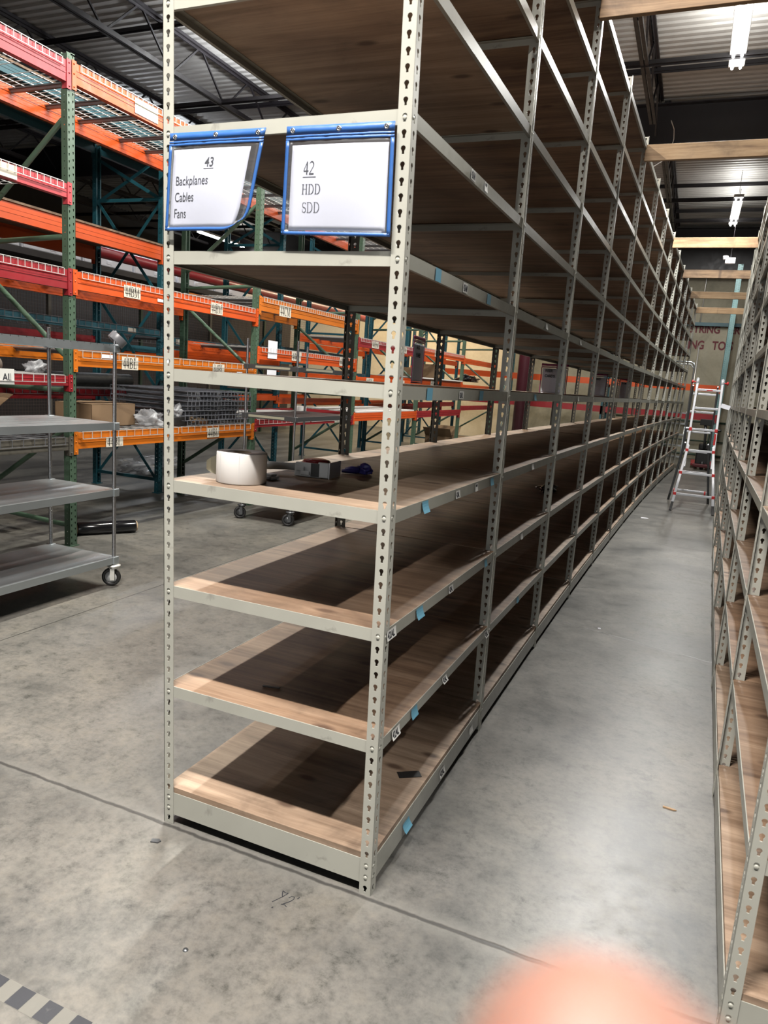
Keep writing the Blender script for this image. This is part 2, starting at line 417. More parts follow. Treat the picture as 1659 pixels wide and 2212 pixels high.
def m_wall(name, a, b_, c):
    m = new_mat(name, rough=.8); P = world_pos(m)
    n1 = noise(m, P, .8, 6, .65, .5); n2 = noise(m, P, 14, 5, .7)
    col = mixc(m, .4, ramp(m, n1, [(.3,ka(a,.5)),(.52,ka(b_,.5)),(.75,ka(c,.5))]), ramp(m, n2, [(.3,(.8,.8,.8)),(.6,(1.05,1.05,1.05))]), 'MULTIPLY')
    lk(m, col, bsdf(m).inputs['Base Color']); bump(m, n2, .15, .01); return m
MT['wallc'] = m_wall('bare_concrete_wall', (.30,.28,.20), (.55,.51,.38), (.68,.63,.48))
MT['wallw'] = m_wall('warm_lit_wall', (.95,.80,.55), (1.15,.99,.72), (1.2,1.06,.8))  # warm light on this stretch of wall is put into its colour
MT['walld'] = m_wall('dark_wall_paint', (.035,.03,.03), (.055,.048,.046), (.075,.066,.06))

# ------------------------------------------------------------------ the setting
XL, XR_, YF, YB, ZC = -15.5, 8.0, -7.0, 20.0, 6.1
mb = MB(); mb.box((XL,YF,-.15),(XR_,YB,0)); struct(mb.build('floor', MT['floor']))
mb = MB(); mb.box((-3.7,YB,0),(XR_,YB+.2,ZC)); struct(mb.build('wall_back', MT['wallc']))
mb = MB(); mb.box((XL,YB,0),(-3.7,YB+.2,ZC)); struct(mb.build('wall_back', MT['wallw']))
mb = MB(); mb.box((XL-.2,YF,0),(XL,YB,ZC)); struct(mb.build('wall_left', MT['walld']))
mb = MB(); mb.box((XR_,YF,0),(XR_+.2,YB,ZC)); struct(mb.build('wall_right', MT['walld']))
mb = MB(); mb.box((XL,YF-.2,0),(XR_,YF,ZC)); struct(mb.build('wall_front', MT['walld']))
def corrugated():
    mb = MB(); p = .152; prof = [(0,0),(.056,0),(.076,.022),(.132,.022)]
    ys = []; y = YF
    while y < YB:
        for a, b in prof:
            if y+a <= YB: ys.append((y+a, ZC+b))
        y += p
    vs = [(XL,a,b) for a,b in ys]+[(XR_,a,b) for a,b in ys]; n = len(ys)
    top = [(XL,YF,ZC+.2),(XL,YB,ZC+.2),(XR_,YB,ZC+.2),(XR_,YF,ZC+.2)]
    mb.add(vs, [(i, i+1, n+i+1, n+i) for i in range(n-1)])
    mb.add(top, [(0,1,2,3)])
    return mb
struct(corrugated().build('ceiling', MT['deck']))

# added glowing panel and area lamp behind the camera, for frontal fill
MT['fillglow'] = new_mat('fill_glow', (1,1,1), .9, emit=(.92,.96,1.0), estr=.5)
mb = MB(); mb.box((-1.2,YF+.002,.0),(2.6,YF+.02,3.4)); struct(mb.build('fill_panel_1', MT['fillglow']))
_ld = bpy.data.lights.new('front_fill', 'AREA'); _ld.shape = 'RECTANGLE'; _ld.size = 3.6; _ld.size_y = 3.2; _ld.energy = 45; _ld.color = (.94,.97,1.0)
_lo = bpy.data.objects.new('front_fill', _ld); COL.objects.link(_lo); _lo.location = (.7,YF+.05,1.7); _lo.rotation_euler = (PI/2,0,0)
# open web joists along y (each span is one thing), bridging and girders along x
def joist_mesh(y0, y1):
    mb = MB(); zt, zb = ZC-.03, ZC-.60; s = .028
    for z, e in ((zt, 0), (zb, .75)):
        for sx in (-1, 1):
            mb.box((sx*s-.02, y0+e, z-.02), (sx*s+.02, y1-e, z+.02))
            mb.box((sx*s+(.014 if sx<0 else -.02), y0+e, z-.055), (sx*s+(.02 if sx<0 else -.014), y1-e, z+.0)) if z == zt else mb.box((sx*s-.004, y0+e, z), (sx*s+.004, y1-e, z+.05))
    n = int(round((y1-y0-.2)/.62)); st = (y1-y0-.2)/n; y = y0+.1
    for i in range(n):
        a, b = (zt-.02, zb+.02) if i % 2 == 0 else (zb+.02, zt-.02)
        ya = y+st*i; yb = ya+st
        if a > b: ya += .03; yb -= .03
        else: ya += .03; yb -= .03
        mb.bar((0, ya, a), (0, yb, b), .024, .024)
    return mb.mesh('joist')
GY = [-2.6, 10.9, 19.6]
JX = [-5.80+2.06*i for i in range(-4, 6)]
SPANS = [(-6.9, GY[0]-.05), (GY[0]+.05, GY[1]-.05), (GY[1]+.05, 19.5)]
JM = [joist_mesh(a, b) for a, b in SPANS]
for j, x in enumerate(JX):
    for k in (1, 2):
        o = put('trim_%d' % (100+10*j+k), JM[k], MT['steel'], loc=(x+(.10 if k == 2 else 0), 0, 0)); struct(o)
for i, gy in enumerate(GY):
    mb = MB(); zt, zb = ZC-.09, (5.36 if i < 2 else 4.84)
    mb.box((XL,gy-.11,zt-.016),(XR_,gy+.11,zt)); mb.box((XL,gy-.11,zb),(XR_,gy+.11,zb+.018)); mb.box((XL,gy-.006,zb),(XR_,gy+.006,zt))
    struct(mb.build('trim_%d' % (1+i), MT['steel']))
for i, (y, z) in enumerate([(4.7,ZC-.10),(6.75,ZC-.10),(8.10,5.52),(9.55,ZC-.10),(12.9,ZC-.1),(14.6,5.52),(15.4,ZC-.1),(17.6,ZC-.1),(16.4,5.52)]):
    mb = MB(); mb.box((XL,y-.028,z-.028),(XR_,y+.028,z-.022)); mb.box((XL,y-.003,z-.05),(XR_,y+.003,z+.03)); struct(mb.build('trim_%d' % (10+i), MT['steel']))
# building column near the back of the row
mb = MB()
cx, cy = -2.25, 15.3
mb.lathe([(.0,0),(.16,0),(.16,5.36),(0,5.36)], (cx,cy,0), 24)
MT['maroon'] = m_paint('maroon_paint', (.085,.016,.028), .4, (.05,.02,.02), .3)
struct(mb.build('trim_60', MT['maroon']))
# conduit looping under the girder, and pipes on the back wall
mb = MB(); mb.tube([(.62,10.2,5.55),(.655,10.50,5.53),(.66,10.66,5.44),(.63,10.72,5.3),(.55,10.75,5.17),(.40,10.76,5.08),(.1,10.76,5.0)], .007, 6)
struct(mb.build('trim_61', MT['wire']))
mb = MB()
for x in (1.10, 1.42): mb.tube([(x,19.94,3.05),(x,19.94,.3)], .018, 6)
mb.tube([(1.36,19.94,5.6),(1.36,19.94,3.6)], .016, 6)
struct(mb.build('trim_62', MT['wire']))
# stencilled words on the back wall
MT['stencil'] = new_mat('maroon_stencil_paint', (.16,.020,.030), .7)
tx = thing('wall_lettering', 'dark red stencilled words painted on the concrete back wall', 'lettering', (0, YB-.004, 0))
text_obj('STRING', .26, MT['stencil'], 'lettering_line', tx, (1.12,0,3.40), (PI/2,0,0), .86, .009)
text_obj('ER', .26, MT['stencil'], 'lettering_line', tx, (2.12,0,3.40), (PI/2,0,0), .86, .009)
text_obj('ING   TO S', .31, MT['stencil'], 'lettering_line', tx, (1.13,0,2.97), (PI/2,0,0), .76, .010)

# ------------------------------------------------------------------ ceiling lamps
MT['tubeglow'] = new_mat('lit_tube', (1,1,1), .4, emit=(1,.985,.96), estr=26)
MT['fixture'] = new_mat('white_fixture', (.75,.75,.73), .4)
def lamp(kind, x, y, along_x, L, watts, col, label):
    t = thing('strip_light', label, 'ceiling light', (x, y, LIGHT_Z), PI/2 if along_x else 0, 'strip lights under the ceiling')
    mb = MB(); mb.box((-.09,-L/2,.02),(.09,L/2,.075)); mb.build('housing', MT['fixture'], t, .006)
    for s in (-1, 1):
        m2 = MB(); m2.tube([(s*.045,-L/2+.03,-.004),(s*.045,L/2-.03,-.004)], .016, 10); m2.build('lamp_tube', MT['tubeglow'], t)
    m3 = MB()
    for s in (-1, 1): m3.tube([(0,s*L*.4,.075),(0,s*L*.4,ZC-LIGHT_Z-.02)], .005, 5)
    m3.build('hanger', MT['steel'], t)
    for s in ((-1, 1) if kind == 'aisle' else (0,)):
        ld = bpy.data.lights.new('strip_lamp', 'AREA'); ld.shape = 'RECTANGLE'; ld.size = .035 if s else .12; ld.size_y = L*.95; ld.energy = watts*(.12 if kind == 'deck' else 1)/(2 if s else 1); ld.color = col
        lo = bpy.data.objects.new('strip_lamp', ld); COL.objects.link(lo); lo.parent = t; lo.location = (s*.045,0,-.03)
    l2 = bpy.data.lights.new('strip_lamp_up', 'AREA'); l2.shape = 'RECTANGLE'; l2.size = .3; l2.size_y = L*.95; l2.energy = watts*{'aisle':.15,'deck':.9,'far':.2}.get(kind,.10); l2.color = col
    o2 = bpy.data.objects.new('strip_lamp_up', l2); COL.objects.link(o2); o2.parent = t; o2.location = (0,0,.09); o2.rotation_euler = (PI,0,0)
LAMP_LABELS = ['bright strip light hanging over the right aisle, nearest of the aisle lights', 'bright strip light over the far end of the right aisle',
    'strip light hanging across the front aisle before the shelving', 'short strip light in front of the right shelving row', 'strip light over the left aisle beside the wire cart',
    'strip light over the far part of the left aisle', 'short strip light in front of the left aisle', 'strip light lighting the cream back wall',
    'strip light far off beyond the pallet racks', 'strip light over the caged store behind the pallet racks', 'short strip light added left of the shelving to brighten the ceiling']
for a, lb in zip(LAMPS, LAMP_LABELS): lamp(*a, lb)
# ------------------------------------------------------------------ grey shelving rows
PT = .0381; L = 1.2192; WD = .776; NB = 13; HP = 3.66
def zl(n): return .02+12*PT+(n-2)*9*PT if n > 1 else .077
def bowL(y, z): return .0002*y+.002*y*y+z*(-.0231+.0077*y-.0004*y*y)
def leanL(y): return -.0231+.0077*y-.0004*y*y
def bowR(y, z): return .014*y+.001*y*y
XR0 = 1.737
def post_L():
    mb = MB(); n = int(HP/PT)
    mb.perf((0,0,0),(1,0,0),(0,0,1),(0,-1,0), .038, n, PT, hole_key(1))
    mb.perf((0,0,0),(0,1,0),(0,0,1),(-1,0,0), .038, n, PT, hole_key(1))
    return mb.mesh('post')
def post_T():
    mb = MB(); n = int(HP/PT)
    for s in (-1, 1):
        mb.perf((0,.001 if s>0 else -.0215,0),(0,1,0),(0,0,1),(-1,0,0), .0205, n, PT, hole_key(.62))
    mb.perf((.002,-.001,0),(1,0,0),(0,0,1),(0,-1,0), .042, n, PT, hole_key(1))
    mb.box((-.0012,-.003,0),(.002,.003,HP))
    return mb.mesh('post')
ML, MTP = post_L(), post_T()
MTB = MTP.copy()
def side_beam(tall):
    mb = MB()
    if tall:
        mb.box((-.0025,.004,-.042),(0,L-.004,.038)); mb.box((-.024,.004,.034),(-.001,L-.004,.0375)); mb.box((-.016,.004,-.0415),(-.001,L-.004,-.040)); zs = (-.019, .019)
    else:
        mb.box((-.0025,.004,-.018),(0,L-.004,.0195)); mb.box((-.024,.004,.004),(-.001,L-.004,.006)); mb.box((-.012,.004,-.0175),(-.001,L-.004,-.016)); zs = (0,)
    R = Matrix.Rotation(PI/2, 3, 'Y')
    for y in (.0115, L-.0115):
        for z in zs: mb.lathe([(.0056,0),(.0056,.0028),(.0045,.0036),(0,.0036)], (0,y,z), 10, R)
    return mb.mesh('side_beam')
def end_beam(tall):
    mb = MB(); a, b = .004, WD-.004
    if tall:
        mb.box((a,0,-.042),(b,.0025,.038)); mb.box((a,.001,.034),(b,.024,.0375)); mb.box((a,.001,-.0415),(b,.016,-.040)); zs = (-.019, .019)
    else:
        mb.box((a,0,-.018),(b,.0025,.0195)); mb.box((a,.001,.004),(b,.024,.006)); mb.box((a,.001,-.0175),(b,.012,-.016)); zs = (0,)
    R = Matrix.Rotation(PI/2, 3, 'X')
    for x in (.019, WD-.019):
        for z in zs: mb.lathe([(.0056,0),(.0056,.0034),(.0045,.0042),(0,.0042)], (x,0,z-.002), 10, R)
    return mb.mesh('end_beam')
def tie_bar():
    mb = MB(); mb.box((.006,-.0015,-.018),(WD-.006,.0015,.005)); mb.box((.006,-.018,.004),(WD-.006,.018,.006)); return mb.mesh('tie_bar')
def board(h, x0, x1):
    mb = MB(); a, b = .005, WD-.005; y0, y1 = .004, L-.004
    v = [(a+x0,y0,0),(b+x0,y0,0),(b+x1,y1,0),(a+x1,y1,0)]
    mb.add(v+[(p[0],p[1],h) for p in v], [(0,3,2,1),(4,5,6,7),(0,1,5,4),(1,2,6,5),(2,3,7,6),(3,0,4,7)]); return mb.mesh('shelf_board')
SBM, SBT, EBM, EBT, TIE = side_beam(0), side_beam(1), end_beam(0), end_beam(1), tie_bar()

for me in (SBM, SBT): me.materials.append(MT['sbeam'])
for me in (EBM, EBT, TIE): me.materials.append(MT['beam'])
for me in (ML, MTP): me.materials.append(MT['post'])
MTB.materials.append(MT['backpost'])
ORD = ['first','second','third','fourth','fifth','sixth','seventh','eighth','ninth','tenth','eleventh','twelfth','last']
def shelving_row(x0, y0, bow, lean, side, levels, lab, grp):
    """side=+1: aisle on +x; -1: aisle on -x. x0 is the outer left edge"""
    bays = []
    for k in range(NB):
        y = y0+k*L
        l = lab[k] if k in lab else '%s bay of grey steel shelving counted from the near end of the %s row' % (ORD[k], 'left' if side > 0 else 'right')
        t = thing('shelving_bay', l, 'shelving', (x0, y, 0), 0, grp); bays.append(t)
        def place(nm, me, x, yy, z, rz=0, ry=0):
            o = put(nm, me, None, t); o.matrix_local = Matrix.Translation((x,yy,z)) @ Matrix.Rotation(ry,4,'Y') @ Matrix.Rotation(rz,4,'Z'); return o
        last = k == NB-1
        for e in ((0, 1) if last else (0,)):
            yy = y+e*L; ly = e*L; ln = lean(yy); b0 = bow(yy, 0)
            if k == 0 and e == 0:
                place('post', ML, b0, ly, 0, 0, ln); place('post', ML, WD+b0, ly, 0, PI/2, ln)
            else:
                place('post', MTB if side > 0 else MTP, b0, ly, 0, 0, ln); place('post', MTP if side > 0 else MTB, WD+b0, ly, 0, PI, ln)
        for n in range(1, levels+1):
            z = zl(n); j = random.uniform(-.003,.003) if k else 0; z += j
            sl = -math.atan((bow(y+L,z)-bow(y,z))/L); b = bow(y,z)
            place('side_beam', SBT if n == 1 else SBM, WD-.0022+b, 0, z, sl)
            o = place('side_beam', SBT if n == 1 else SBM, .0022+b, L, z, PI+sl); o.location.x = .0022+bow(y+L,z)
            if k == 0: place('end_beam', EBT if n == 1 else EBM, b, .0022, z)
            else: place('tie_bar', TIE, b, 0, z)
            me = board(.019 if n == 1 else .0122, 0, bow(y+L,z)-b); me.materials.append(MT['ply2' if n == 1 or (k*5+n*3+k*n) % 4 == 0 else 'ply'])
            place('shelf_board', me, b, 0, z+(.0385 if n == 1 else .0065))
        if last:
            for n in range(1, levels+1): place('end_beam', EBT if n == 1 else EBM, bow(y+L,zl(n)), L-.004, zl(n))
    return bays
labL = {0:'nearest bay of grey steel shelving in the left row, with signs on its end', 12:'farthest bay of grey steel shelving in the left row'}
labR = {0:'nearest bay of grey steel shelving in the right row, cut by the right frame edge', 12:'farthest bay of grey steel shelving in the right row'}
LB = shelving_row(0, 0, bowL, leanL, 1, 11, labL, 'left row of grey shelving bays')
RB = shelving_row(XR0, -.035, bowR, lambda y: 0, -1, 11, labR, 'right row of grey shelving bays')

# lumber ties across the aisle, fixed to the post tops
TIES = [(2,'lumber_old','weathered timber joist across the aisle, nearest and darkest'),(4,'lumber','second pale timber joist across the aisle from the near end'),
        (7,'lumber','third timber joist across the aisle, pale yellow'),(9,'lumber_old','fourth timber joist across the aisle, browner than its neighbours'),
        (11,'lumber','fifth timber joist across the aisle from the near end'),(13,'lumber','farthest timber joist across the aisle')]
for k, mt, lb in TIES:
    y = k*L; z = 3.517; xa = WD+bowL(y,z)-.012; xb = XR0+bowR(y,z)+.06
    mb = MB(); mb.box((-(xb-xa)/2,-.019,-.062),((xb-xa)/2,.019,.062))
    o = mb.build('timber_tie', MT[mt], None, .003, ((xa+xb)/2, y-.043, z)); tag(o, lb, 'timber', 'timber ties over the aisle')

# short ties lying across the left row's top
# labels and tape on the side beams of the first bays
def beam_tag(bay, k, n, yy, w, h, text=None, blue=False, droop=0, side=1, dark=False):
    y = k*L+yy; z = zl(n)
    x = (WD+bowL(y,z)+.0008)
    mb = MB(); nn = 4; vs = []
    for i in range(nn+1):
        f = i/nn; out = droop*(f**2)*.5
        for s in (-1, 1): vs.append((out+.0004, s*w/2, h/2-h*f+ (0)))
    mb.add(vs, [(2*i,2*i+1,2*i+3,2*i+2) for i in range(nn)])
    mb.add([(p[0]+.0003,p[1],p[2]) for p in vs], [(2*i+2,2*i+3,2*i+1,2*i) for i in range(nn)])
    o = mb.build('tape_piece' if blue else 'shelf_label', MT['bluetape'] if blue else MT['label'], bay)
    o.location = (x, yy, z+(0 if n > 1 else .0)); o.rotation_euler = (0,0,0)
    if text:
        q = text_obj(text, h*.98, MT['ink'], 'lettering', o, (.0010,-w/2+.005,-h*.34), (PI/2,0,PI/2), min(.92, (w-.010)/(h*.98*2.45)), .0006)
        for v in q.data.vertices: f = min(1, max(0, (h/2-(v.co.y-h*.34))/h)); v.co.z += droop*.5*f*f
    if dark:
        m2 = MB(); m2.box((.0008,-.010,-.011),(.0013,.010,.011)); m2.build('dark_patch', MT['ink'], o)
    return o
for n, yy, w, h, tx_, bl, dr in [(3,.05,.068,.030,'42AL',0,.008),(2,.13,.062,.030,'42AL',0,.014),(2,.60,.05,.022,'42AL',0,.02),(2,1.17,.05,.026,'42AL',0,.02),(3,.60,.05,.026,'42AL',0,.008),
     (4,.60,.05,.026,'42AL',0,.006),(5,.56,.05,.026,'42AL',0,.0),(4,.27,.055,.036,None,1,.02),(3,.28,.06,.034,None,1,.02),(2,.29,.055,.034,None,1,.016),(1,.28,.06,.03,None,1,.03),
     (5,.25,.05,.038,None,1,.0),(5,.80,.05,.036,None,1,.0),(6,.26,.05,.037,None,1,.0),(6,.52,.05,.03,'42AM',0,.0),(6,.80,.05,.036,None,1,0),(4,1.05,.05,.03,None,1,.01),(3,1.06,.04,.03,None,1,.01),
     (1,.66,.06,.03,'42AL',0,.012),(7,.52,.05,.03,'42AN',0,0),(1,1.05,.05,.028,None,0,.01)]:
    beam_tag(LB[0], 0, n, yy, w, h, tx_, bool(bl), dr)
beam_tag(LB[0], 0, 7, .66, .036, .03, None, False, .006, 1, True); beam_tag(LB[0], 0, 4, .83, .036, .03, None, False, .006, 1, True)
for n, yy in ((6,.6),(5,.5),(4,.6),(3,.5),(2,.55)): beam_tag(LB[1], 1, n, yy, .05, .028, None, n in (5,2), .01)
for n, yy in ((6,.4),(5,.55)): beam_tag(LB[2], 2, n, yy, .05, .028, None, False, .01)

# ------------------------------------------------------------------ hanging sign pockets
def m_clear():
    m = new_mat('clear_vinyl', (.9,.92,.95), .12); nt = m.node_tree; b = bsdf(m); out = nt.nodes['Material Output']
    tr = nd(m, 'ShaderNodeBsdfTransparent'); tr.inputs[0].default_value = (.93,.94,.96,1)
    gl = nd(m, 'ShaderNodeBsdfGlossy'); gl.inputs[0].default_value = (.9,.92,.95,1); gl.inputs['Roughness'].default_value = .25
    df = nd(m, 'ShaderNodeBsdfDiffuse'); df.inputs[0].default_value = (.55,.57,.60,1)
    a = nd(m, 'ShaderNodeMixShader'); a.inputs[0].default_value = .06; lk(m, tr.outputs[0], a.inputs[1]); lk(m, gl.outputs[0], a.inputs[2])
    c = nd(m, 'ShaderNodeMixShader'); c.inputs[0].default_value = .03; lk(m, a.outputs[0], c.inputs[1]); lk(m, df.outputs[0], c.inputs[2])
    lk(m, c.outputs[0], out.inputs[0]); return m
MT['clear'] = m_clear()
MT['magenta'] = new_mat('magenta_vinyl', (.42,.06,.20), .45)
def sign_pocket(name, label, TL, TR, BL, BR, curl, paper, bord, rot=0, origin=(0,0,0), grommets=True, group=None):
    """corners are (x,z) in the plane facing -y; curl(u,v)->(dx, dy) displaces the sheet; everything with a thickness"""
    t = thing(name, label, 'sign', origin, rot, group)
    def S(u, v, off=0):
        a = [TL[i]+(TR[i]-TL[i])*u for i in (0,1)]; b = [BL[i]+(BR[i]-BL[i])*u for i in (0,1)]
        x = a[0]+(b[0]-a[0])*v; z = a[1]+(b[1]-a[1])*v; dx, dy, dz = curl(u, v)
        return Vector((x+dx, dy-off, z+dz))
    def patch(u0, u1, v0, v1, off, th, mat, nm, parent, nu=14, nv=12, wav=0):
        mb = MB(); vs = []
        for o_ in (off, off-th):
            for i in range(nv+1):
                for j in range(nu+1):
                    p = S(u0+(u1-u0)*j/nu, v0+(v1-v0)*i/nv, o_)
                    if wav: p.y += wav*math.sin(j*2.1+i)*math.cos(j*.9)
                    vs.append(p)
        n = (nu+1)*(nv+1); fs = []
        for i in range(nv):
            for j in range(nu):
                a = i*(nu+1)+j; q = (a, a+1, a+nu+2, a+nu+1); fs.append(q); fs.append(tuple(n+k for k in reversed(q)))
        edge = [j for j in range(nu+1)]+[i*(nu+1)+nu for i in range(1,nv+1)]+[nv*(nu+1)+j for j in range(nu-1,-1,-1)]+[i*(nu+1) for i in range(nv-1,0,-1)]
        for a, b in zip(edge, edge[1:]+edge[:1]): fs.append((b, a, n+a, n+b))
        mb.add(vs, fs, True); return mb.build(nm, mat, parent)
    pk = patch(0.01, .99, .10, .985, .0030, .0004, MT['clear'], 'clear_pocket', t)
    pu0, pu1, pv0, pv1 = paper
    pp = patch(pu0, pu1, pv0, pv1, .0018, .0003, MT['paper'], 'paper_sheet', t, 18, 16)
    bw = .030
    patch(0, 1, 0, .075, .0042, .003, MT[bord], 'header_strip', t, 18, 2, .0008)
    patch(0, 1, .085, .105, .0050, .002, MT[bord], 'header_strip', t, 18, 2, .0010)
    patch(0, 1, .110, .135, .0046, .002, MT[bord], 'header_strip', t, 18, 2, .0008)
    patch(0, bw, .13, 1, .0044, .003, MT[bord], 'side_binding', t, 2, 14)
    patch(1-bw, 1, .13, 1, .0044, .003, MT[bord], 'side_binding', t, 2, 14)
    patch(0, 1, .968, 1, .0044, .003, MT[bord], 'bottom_binding', t, 18, 2)
    if grommets:
        R = Matrix.Rotation(PI/2, 3, 'X')
        for u in (.06, .5, .93):
            p = S(u, .042, .004); mb = MB(); mb.lathe([(.0032,0),(.0036,.0028),(.0055,.003),(.0075,.0012),(.0078,0)], p, 14, R); mb.build('grommet', MT['chrome'], t)
            mb = MB(); mb.lathe([(0,.0),(.0034,.0),(.0034,.0025),(0,.0025)], p, 10, R); mb.build('bolt', MT['dsteel'], t)
    return t, S, pp
c43 = lambda u, v: (-.012*max(0,(v-.72)/.28)**2*max(0,(u-.6)/.4)*2 - .012*v*u, -.004-.010*math.sin(PI*v)*math.sin(PI*u)-.012*u*v, .026*max(0,(u-.72)/.28)**2*max(0,(v-.8)/.2)**2)
t43, S43, p43 = sign_pocket('sign_pocket', 'blue-bound clear pocket sign reading 43 Backplanes Cables Fans', (-.012,2.187), (.309,2.184), (-.024,1.922), (.275,1.918), c43, (.055,.885,.172,.972), 'bluevinyl', origin=(0,-.008,0), group='blue sign pockets on the end of the left row')
c42 = lambda u, v: (0, -.003-.008*math.sin(PI*v)*math.sin(PI*u)-.003*v, 0)
t42, S42, p42 = sign_pocket('sign_pocket', 'blue-bound clear pocket sign reading 42 HDD SDD', (.374,2.183), (.687,2.178), (.372,1.908), (.696,1.900), c42, (.065,.955,.175,.955), 'bluevinyl', origin=(0,-.008,0), group='blue sign pockets on the end of the left row')
def on_sheet(o, S, TL, TR, BL):
    """bend flat lettering (local x,z) onto the curled sheet"""
    for v in o.data.vertices:
        x, y, z = v.co
        u = (x-TL[0])/(TR[0]-TL[0]); w = (TL[1]-z)/(TL[1]-BL[1])
        p = S(u, w, .0024); v.co = (p.x, p.y-abs(y)*0, p.z)
def flat_text(s, size, x, z, width, weight, S, TL, TR, BL, parent):
    o = text_obj(s, size, MT['ink'], 'lettering', parent, (0,0,0), None, width, weight, 'LEFT', 0)
    for v in o.data.vertices: v.co = (v.co.x+x, 0, v.co.y+z)
    o.data.flip_normals() if hasattr(o.data, 'flip_normals') else None
    on_sheet(o, S, TL, TR, BL)
def flat_serif(s, h, x, z, S, TL, TR, BL, parent, k=.115, xs=.92):
    o = serif(s, h, MT['ink'], 'lettering', parent, (0,0,0), 0, xs, k)
    for v in o.data.vertices: v.co = (v.co.x+x, 0, v.co.z+z)
    on_sheet(o, S, TL, TR, BL)
def rule(x0, x1, z, th, S, TL, TR, BL, parent):
    mb = MB(); mb.add([(x0,0,z),(x1,0,z),(x1,0,z+th),(x0,0,z+th)], [(0,1,2,3)])
    o = mb.build('underline', MT['ink'], parent); on_sheet(o, S, TL, TR, BL)
A43 = ((-.012,2.187), (.309,2.184), (-.024,1.922))
flat_text('43', .036, .126, 2.092, .92, .0005, S43, *A43, p43); rule(.124, .160, 2.086, .0018, S43, *A43, p43)
flat_text('Backplanes', .036, .020, 2.045, .80, 0, S43, *A43, p43)
flat_text('Cables', .036, .020, 2.001, .80, 0, S43, *A43, p43)
flat_text('Fans', .036, .020, 1.957, .80, 0, S43, *A43, p43)
A42 = ((.374,2.183), (.687,2.178), (.372,1.908))
flat_serif('42', .033, .433, 2.060, S42, *A42, p42); rule(.432, .472, 2.053, .0018, S42, *A42, p42)
flat_serif('HDD', .025, .431, 2.011, S42, *A42, p42)
flat_serif('SDD', .026, .433, 1.965, S42, *A42, p42, .09)
# magenta pockets hanging on the left side of the row
def far_sign(k, dz, label, lines, y_off=.35, yaw=-.15, w=.30, h=.25, x=-.015, z=1.835):
    y = k*L+y_off; X = x+bowL(y,1.7)
    cz = lambda u, v: (0, -.01*math.sin(PI*u)*v, 0)
    # plane faces -y by default; turn it to face the aisle (+x)
    t, S, pp = sign_pocket('sign_pocket', label, (-w/2,0), (w/2,0), (-w/2,-h), (w/2,-h), cz, (.06,.95,.16,.96), 'magenta', PI/2+yaw, (X,y,z+dz), False, 'magenta sign pockets on the far side of the left row')
    zz = -.075
    for s in lines:
        text_obj(s, .034, MT['ink'], 'lettering', pp, (-w*.34,-.008-.004,zz), (PI/2,0,0), .82, .0006); zz -= .045
    return t
far_sign(1, 0, 'magenta-edged sign pocket seen edge-on beside the second dark post', ['BACK','PLANES'], 1.05, .10, .26, .27, -.055, 1.80)
far_sign(4, 0, 'magenta-edged white sign pocket reading RISER CARDS', ['RISER','CARDS'], -.022, -PI/2, .24, .27, .235, 1.785)
far_sign(6, 0, 'magenta-edged sign pocket just beyond the riser cards sign', ['HARD'], -.022, -PI/2, .18, .27, .275, 1.79)
far_sign(7, 0, 'magenta-edged sign pocket farthest along the left row', ['RAM'], -.022, -PI/2, .15, .27, .44, 1.78)
# ------------------------------------------------------------------ pallet racks
def upright_mesh(h, w=.076, d=.058):
    """front face looks along +x (aisle), centre of the post at y=0, front at x=0, body behind it"""
    mb = MB(); p = .0508; n = int(h/p)
    mb.perf((0,-w/2,0),(0,1,0),(0,0,1),(1,0,0), w/2, n, p, hole_key(.92), .003)
    mb.perf((0,0,p*.35),(0,1,0),(0,0,1),(1,0,0), w/2, n, p, hole_key(.92), .003)
    mb.box((-.003,0,0),(0,w/2,p*.35)); mb.box((-.003,-w/2,n*p),(0,w/2,h))
    for s in (-1, 1):
        U = (-1,0,0) if s < 0 else (1,0,0); o = (0,-w/2,0) if s < 0 else (-d,w/2,0)
        mb.perf(o, U, (0,0,1), (0,s,0), d, n, p, hole_round(.0048), .003)
    mb.box((-d,-w/2,0),(-d+.003,-w/2+.018,h)); mb.box((-d,w/2-.018,0),(-d+.003,w/2,h))
    mb.box((-d-.02,-w/2-.012,0),(.012,w/2+.012,.008))
    return mb.mesh('upright')
UPM = {}
def upright(h, mt, parent, x, y, flip):
    key = (round(h,2), mt)
    if key not in UPM: UPM[key] = upright_mesh(h); UPM[key].materials.append(MT[mt])
    o = put('upright', UPM[key], None, parent); o.location = (x,y,0); o.rotation_euler = (0,0,PI if flip else 0); return o
BEM = {}
